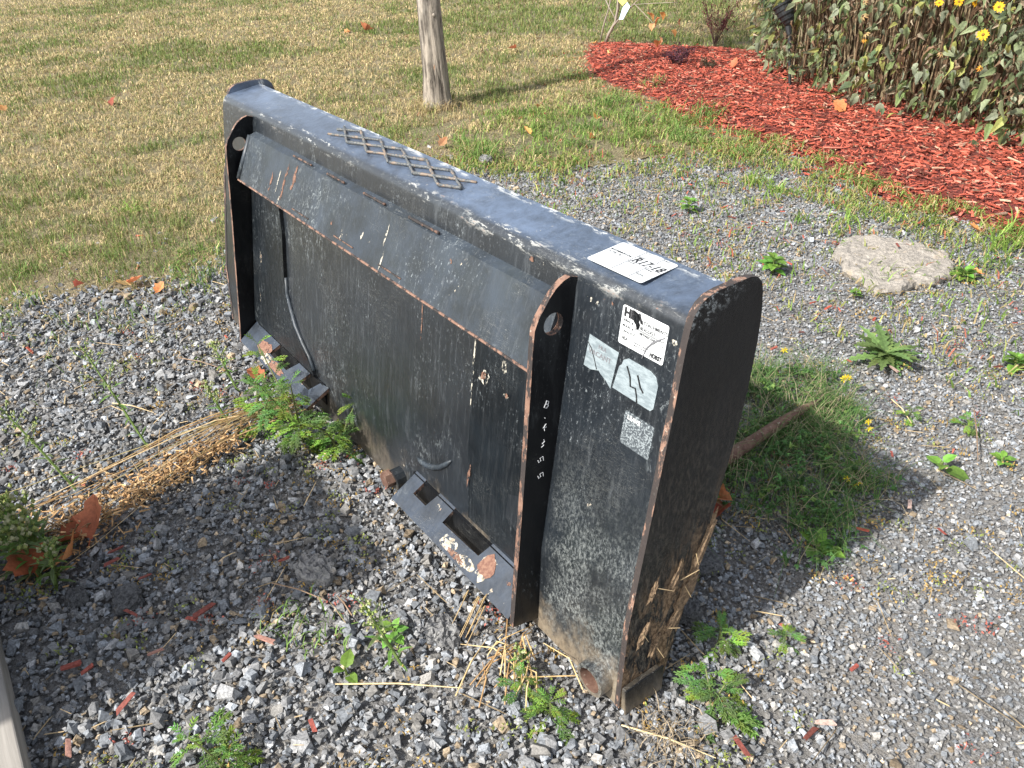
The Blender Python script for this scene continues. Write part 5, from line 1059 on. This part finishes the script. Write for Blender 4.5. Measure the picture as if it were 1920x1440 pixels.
# --- loose red chips that can be told apart ----------------------------
CHL = [(1.73, .09, 1.1, 0, 'red wood chip near the bottom edge right of centre'), (1.78, .215, 1.0, 1, 'pale pink wood chip at the lower right gravel'), (.73, -.525, 1.0, 0, 'small red chip at the end of the straw in the shade'), (.97, -.655, 1.5, 0, 'thick two toned red chip left on shaded gravel'), (.76, -.54, 1.0, 0, 'slim red chip below the straw in the shade'),
       (.99, -.44, 1.5, 0, 'long red chip in the middle of the shaded gravel'), (.995, -.465, 1.0, 0, 'red chip touching the underside of the long one'), (1.10, -.60, 1.2, 0, 'long red chip where shade meets sun at lower left'), (1.13, -.69, 1.3, 1, 'broad pinkish chip near the bottom left corner'), (.995, -.635, 1.0, 0, 'red chip right of the thick two toned one'), (.915, -.545, .8, 0, 'small paired red chip beside the dark asphalt lump'),
       (1.03, -.535, .9, 1, 'slim brown chip standing on shaded gravel'), (1.115, -.445, 1.0, 0, 'dark red chip on the sunlit edge of the shade'), (.96, -.28, 1.0, 0, 'pinkish red chip up the gravel near the attachment'), (1.12, -.38, 1.3, 1, 'pale cream chip on open gravel left of centre'), (1.48, .86, .8, 0, 'red flake on gravel right of the clover'), (1.59, .745, 1.0, 1, 'bleached pink chip on the right gravel'), (1.67, .72, .9, 0, 'bright red chip far right on the gravel'),
       (1.29, 1.17, 1.2, 1, 'pale chip right of the dandelion'), (1.20, 1.12, .8, 0, 'red chip left of the dandelion'), (1.04, 1.03, 1.0, 0, 'thin red chip above the clover'), (1.32, -.385, 1.1, 0, 'slim red chip on bottom gravel centre'), (.84, -.50, .8, 0, 'little red chip above the dark asphalt lump'), (.89, 1.82, 1.0, 0, 'red chip lying on top of the pale slab'), (1.57, 1.28, .8, 0, 'red chip near the right edge above the dry stalk'), (.10, 1.92, 1.2, 0, 'red chip on far gravel halfway to the mulch'),
       (-.30, 1.98, 1.0, 0, 'red chip below the weedy strip'), (.36, 1.66, 1.1, 0, 'red chip on gravel above the end plate'), (1.75, .33, .9, 0, 'dark red chip in the lower right gravel'), (.86, 2.2, 1.4, 1, 'pale bare wood piece at the lower edge of the mulch')]
CMS = []
for k, c in ((0, (.25, .065, .048)), (1, (.42, .30, .25)), (0, (.19, .055, .042)), (1, (.34, .18, .14))):
    b = CHIPS[int(rng.integers(0, 30))] * np.array([.0120, .0036, .0018]); me = np_mesh('wood_chip', b, BF, CHIP, np.tile(np.array(c), (8, 1))); CMS.append((k, me))
for x, y, s, k, lb in CHL:
    me = random.choice([m for kk, m in CMS if kk == k]); o = link('wood_chip', me); o.location = (x, y, .010); o.rotation_euler = (random.gauss(0, .2), random.gauss(0, .15), random.uniform(0, 3.1)); o.scale = (s, s, s * (4 if 'slab' in lb else 1.0)) ; tag(o, lb, 'wood chip', 'loose red wood chips on the gravel')
    if 'slab' in lb: o.location.z = .027; o.scale = (s, s, s)

# --- stones large enough to be things ---------------------------------
def stone_mat(name, a, b, sc=60):
    k = Nodes(name); n = k.noise(sc, detail=8, rough=.75); n2 = k.noise(sc * .25, detail=4); c = k.mix(k.ramp(n, .35, .65), a, b); c = k.mix(k.ramp(n, .40, .30, 0, .8), c, tuple(v * .25 for v in a)); c = k.mix(k.ramp(n2, .58, .7, 0, .5), c, (b[0] * .9, b[1] * .75, b[2] * .55))
    k.l(c, k.b.inputs['Base Color']); k.b.inputs['Roughness'].default_value = .92; k.bump(n, 1, .006); return k.m
SLAB = stone_mat('pale_stone', (.20, .18, .155), (.36, .325, .28), 55); ASPH = stone_mat('asphalt', (.06, .06, .062), (.17, .17, .17), 160); ROCKM = stone_mat('rock', (.13, .13, .135), (.30, .295, .28), 80)
def blob(name, loc, r, mat, label, cat, seed, sub=5, rough=.12, outline=None, rz=0):
    bm = bmesh.new(); bmesh.ops.create_icosphere(bm, subdivisions=sub, radius=1); r3 = np.random.default_rng(seed)
    from mathutils import noise as mn
    off = Vector(r3.uniform(-50, 50, 3))
    for v in bm.verts:
        d = v.co.normalized(); f = 1
        if outline:
            a = math.atan2(d.y, d.x) % (2 * PI); k = a / (2 * PI) * len(outline); i = int(k) % len(outline); f = outline[i] * (1 - (k % 1)) + outline[(i + 1) % len(outline)] * (k % 1)
        q = 1 + rough * mn.fractal(d * 2.2 + off, .8, 2.2, 5)
        h = abs(d.z) ** .45 * (1 if d.z > 0 else -1); flatn = math.sqrt(max(0, 1 - abs(d.z) ** 3)); 
        xy = Vector((d.x, d.y)).normalized() * flatn if (d.x or d.y) else Vector((0, 0))
        v.co = Vector((xy.x * r[0] * f * q, xy.y * r[1] * f * q, h * r[2] * (1 + 1.6 * rough * mn.fractal(Vector((d.x * 6, d.y * 6, 3)) + off, .7, 2.1, 5)) ))
    me = bpy.data.meshes.new(name); bm.to_mesh(me); bm.free(); me.materials.append(mat); o = link(name, me); o.location = loc; o.rotation_euler = (0, 0, rz); return tag(o, label, cat)
SLABO = [(0.775, 1.648), (0.727, 1.758), (0.736, 1.829), (0.785, 1.883), (0.85, 1.914), (0.908, 1.932), (0.964, 1.916), (1.019, 1.896), (1.064, 1.855), (1.093, 1.788), (1.091, 1.685), (1.058, 1.648), (1.055, 1.574), (1.016, 1.514), (0.946, 1.549), (0.866, 1.578), (0.818, 1.633)]
def slab():
    from mathutils import noise as mn
    c = np.mean(SLABO, 0); n = 1; rows = []; pts = np.array(SLABO) - c; K = 120; t = np.linspace(0, len(pts), K, endpoint=False); i0 = t.astype(int); f = (t - i0)[:, None]; ring = pts[i0 % len(pts)] * (1 - f) + pts[(i0 + 1) % len(pts)] * f
    ring *= (1 + .035 * np.array([mn.noise(Vector((p[0] * 60, p[1] * 60, 1))) for p in ring]))[:, None]; V = []
    prof = [(0.0, .024)] + [(q / 30, .024) for q in range(1, 27)] + [(.90, .0235), (.945, .022), (.975, .018), (1.0, .009), (.985, .0), (.95, -.014)]
    for q, z in prof:
        for p in ring:
            w = Vector((p[0] * max(q, 1e-3), p[1] * max(q, 1e-3), 0)); h = mn.fractal(Vector((w.x * 18, w.y * 18, 3)), .8, 2.1, 6); e = mn.noise(Vector((p[0] * 90, p[1] * 90, z * 160))); V.append((w.x * (1 + .03 * e * (q > .9)), w.y * (1 + .03 * e * (q > .9)), z + .0075 * h * (z > .01) - .004 * abs(mn.noise(Vector((w.x * 120, w.y * 120, 7)))) - .012 * (q ** 3) * max(0, mn.noise(Vector((w.x * 9, w.y * 9, 2))))))
    F = [(i * K + j, i * K + (j + 1) % K, (i + 1) * K + (j + 1) % K, (i + 1) * K + j) for i in range(len(prof) - 1) for j in range(K)]; F = [tuple(reversed(f)) for f in F]
    o = link('stone_slab', np_mesh('stone_slab', V, np.array(F), SLAB)); o.location = (c[0], c[1], -.006); tag(o, 'flat rough pale beige stone slab on the gravel behind the attachment', 'stone')
slab()
blob('rock', (1.02, -.245, .002), (.038, .028, .022), ROCKM, 'dark grey rock with a white patch amid the gravel before the attachment', 'rock', 4, 4, .3, rz=.6)
blob('rock', (1.285, -.135, .0), (.030, .026, .020), ROCKM, 'brown grey angular rock below the right hitch ledge', 'rock', 5, 4, .35, rz=.2)
blob('asphalt_lump', (.86, -.54, -.002), (.030, .024, .012), ASPH, 'flat black asphalt lump on the shaded gravel', 'asphalt', 6, 4, .25)
blob('asphalt_lump', (.80, -.615, -.002), (.022, .018, .012), ASPH, 'smaller black asphalt lump left by the shaded weeds', 'asphalt', 7, 4, .3)
blob('rock', (1.50, .22, .002), (.030, .022, .018), ASPH, 'black rock in the shade behind the end plate foot', 'rock', 8, 4, .3)
blob('rock', (1.44, .33, .0), (.035, .030, .012), ASPH, 'flat dark rock in the shade of the end plate', 'rock', 9, 4, .3)
blob('rock', (-.80, 1.40, .01), (.035, .028, .022), ROCKM, 'grey stone in the grass tuft behind the top plate', 'rock', 10, 4, .3)

# --- timber skid at the lower left, with an unseen block added on it to throw the gravel shade
def wood():
    k = Nodes('weathered_timber'); n = k.noise(30, (.12, 1, 1), 7, .7, .8); n2 = k.noise(5, (.4, 1, 1), 3); c = k.mix(k.ramp(n, .3, .7), (.19, .175, .155), (.36, .335, .30)); c = k.mix(k.ramp(n2, .60, .7, 0, .5), c, (.20, .10, .06)); k.l(c, k.b.inputs['Base Color']); k.b.inputs['Roughness'].default_value = .85; k.bump(n, .6, .002); return k.m
WOOD = wood()
sk2 = empty('timber_skid', (.5, -.80, 0), 0, 'weathered grey timber at the lower left corner of the photo', 'timber')
def timber(x0, y0, x1, y1, z0, z1, name='timber'):
    mb = MB(); mb.box((x0 - .5, y0 + .8, z0), (x1 - .5, y1 + .8, z1)); o = mb.obj(name, [WOOD], sk2); md = o.modifiers.new('b', 'BEVEL'); md.width = .003; md.segments = 2; return o
timber(-.1, -.835, 1.55, -.742, -.010, .045, 'board'); timber(-.1, -1.5, 1.55, -1.40, -.010, .045, 'board'); timber(.35, -1.5, .45, -.76, .0455, .085, 'board'); timber(1.2, -1.5, 1.3, -.80, .0455, .085, 'board')
im = empty('added_shade_caster', (.80, -1.15, .086), 0, 'dark steel implement on the timber skid just outside the left edge', 'attachment')
mb = MB(); prof = [(-.30, 0), (.30, 0), (.32, .30), (.20, .62), (.10, .78), (-.30, .78)]
extrude_x(mb, prof, [-.20, .24], warp=False); mb.obj('shell', [P_DARK], im)
mb = MB(); mb.tube([(-.20, 0, .80), (.26, 0, .80)], .03, 10); mb.obj('top_tube', [P_DARK], im)
mb = MB(); mb.tube([(.245, -.1, .1), (.30, -.1, .1)], .04, 12); mb.obj('pin', [RUSTD], im)
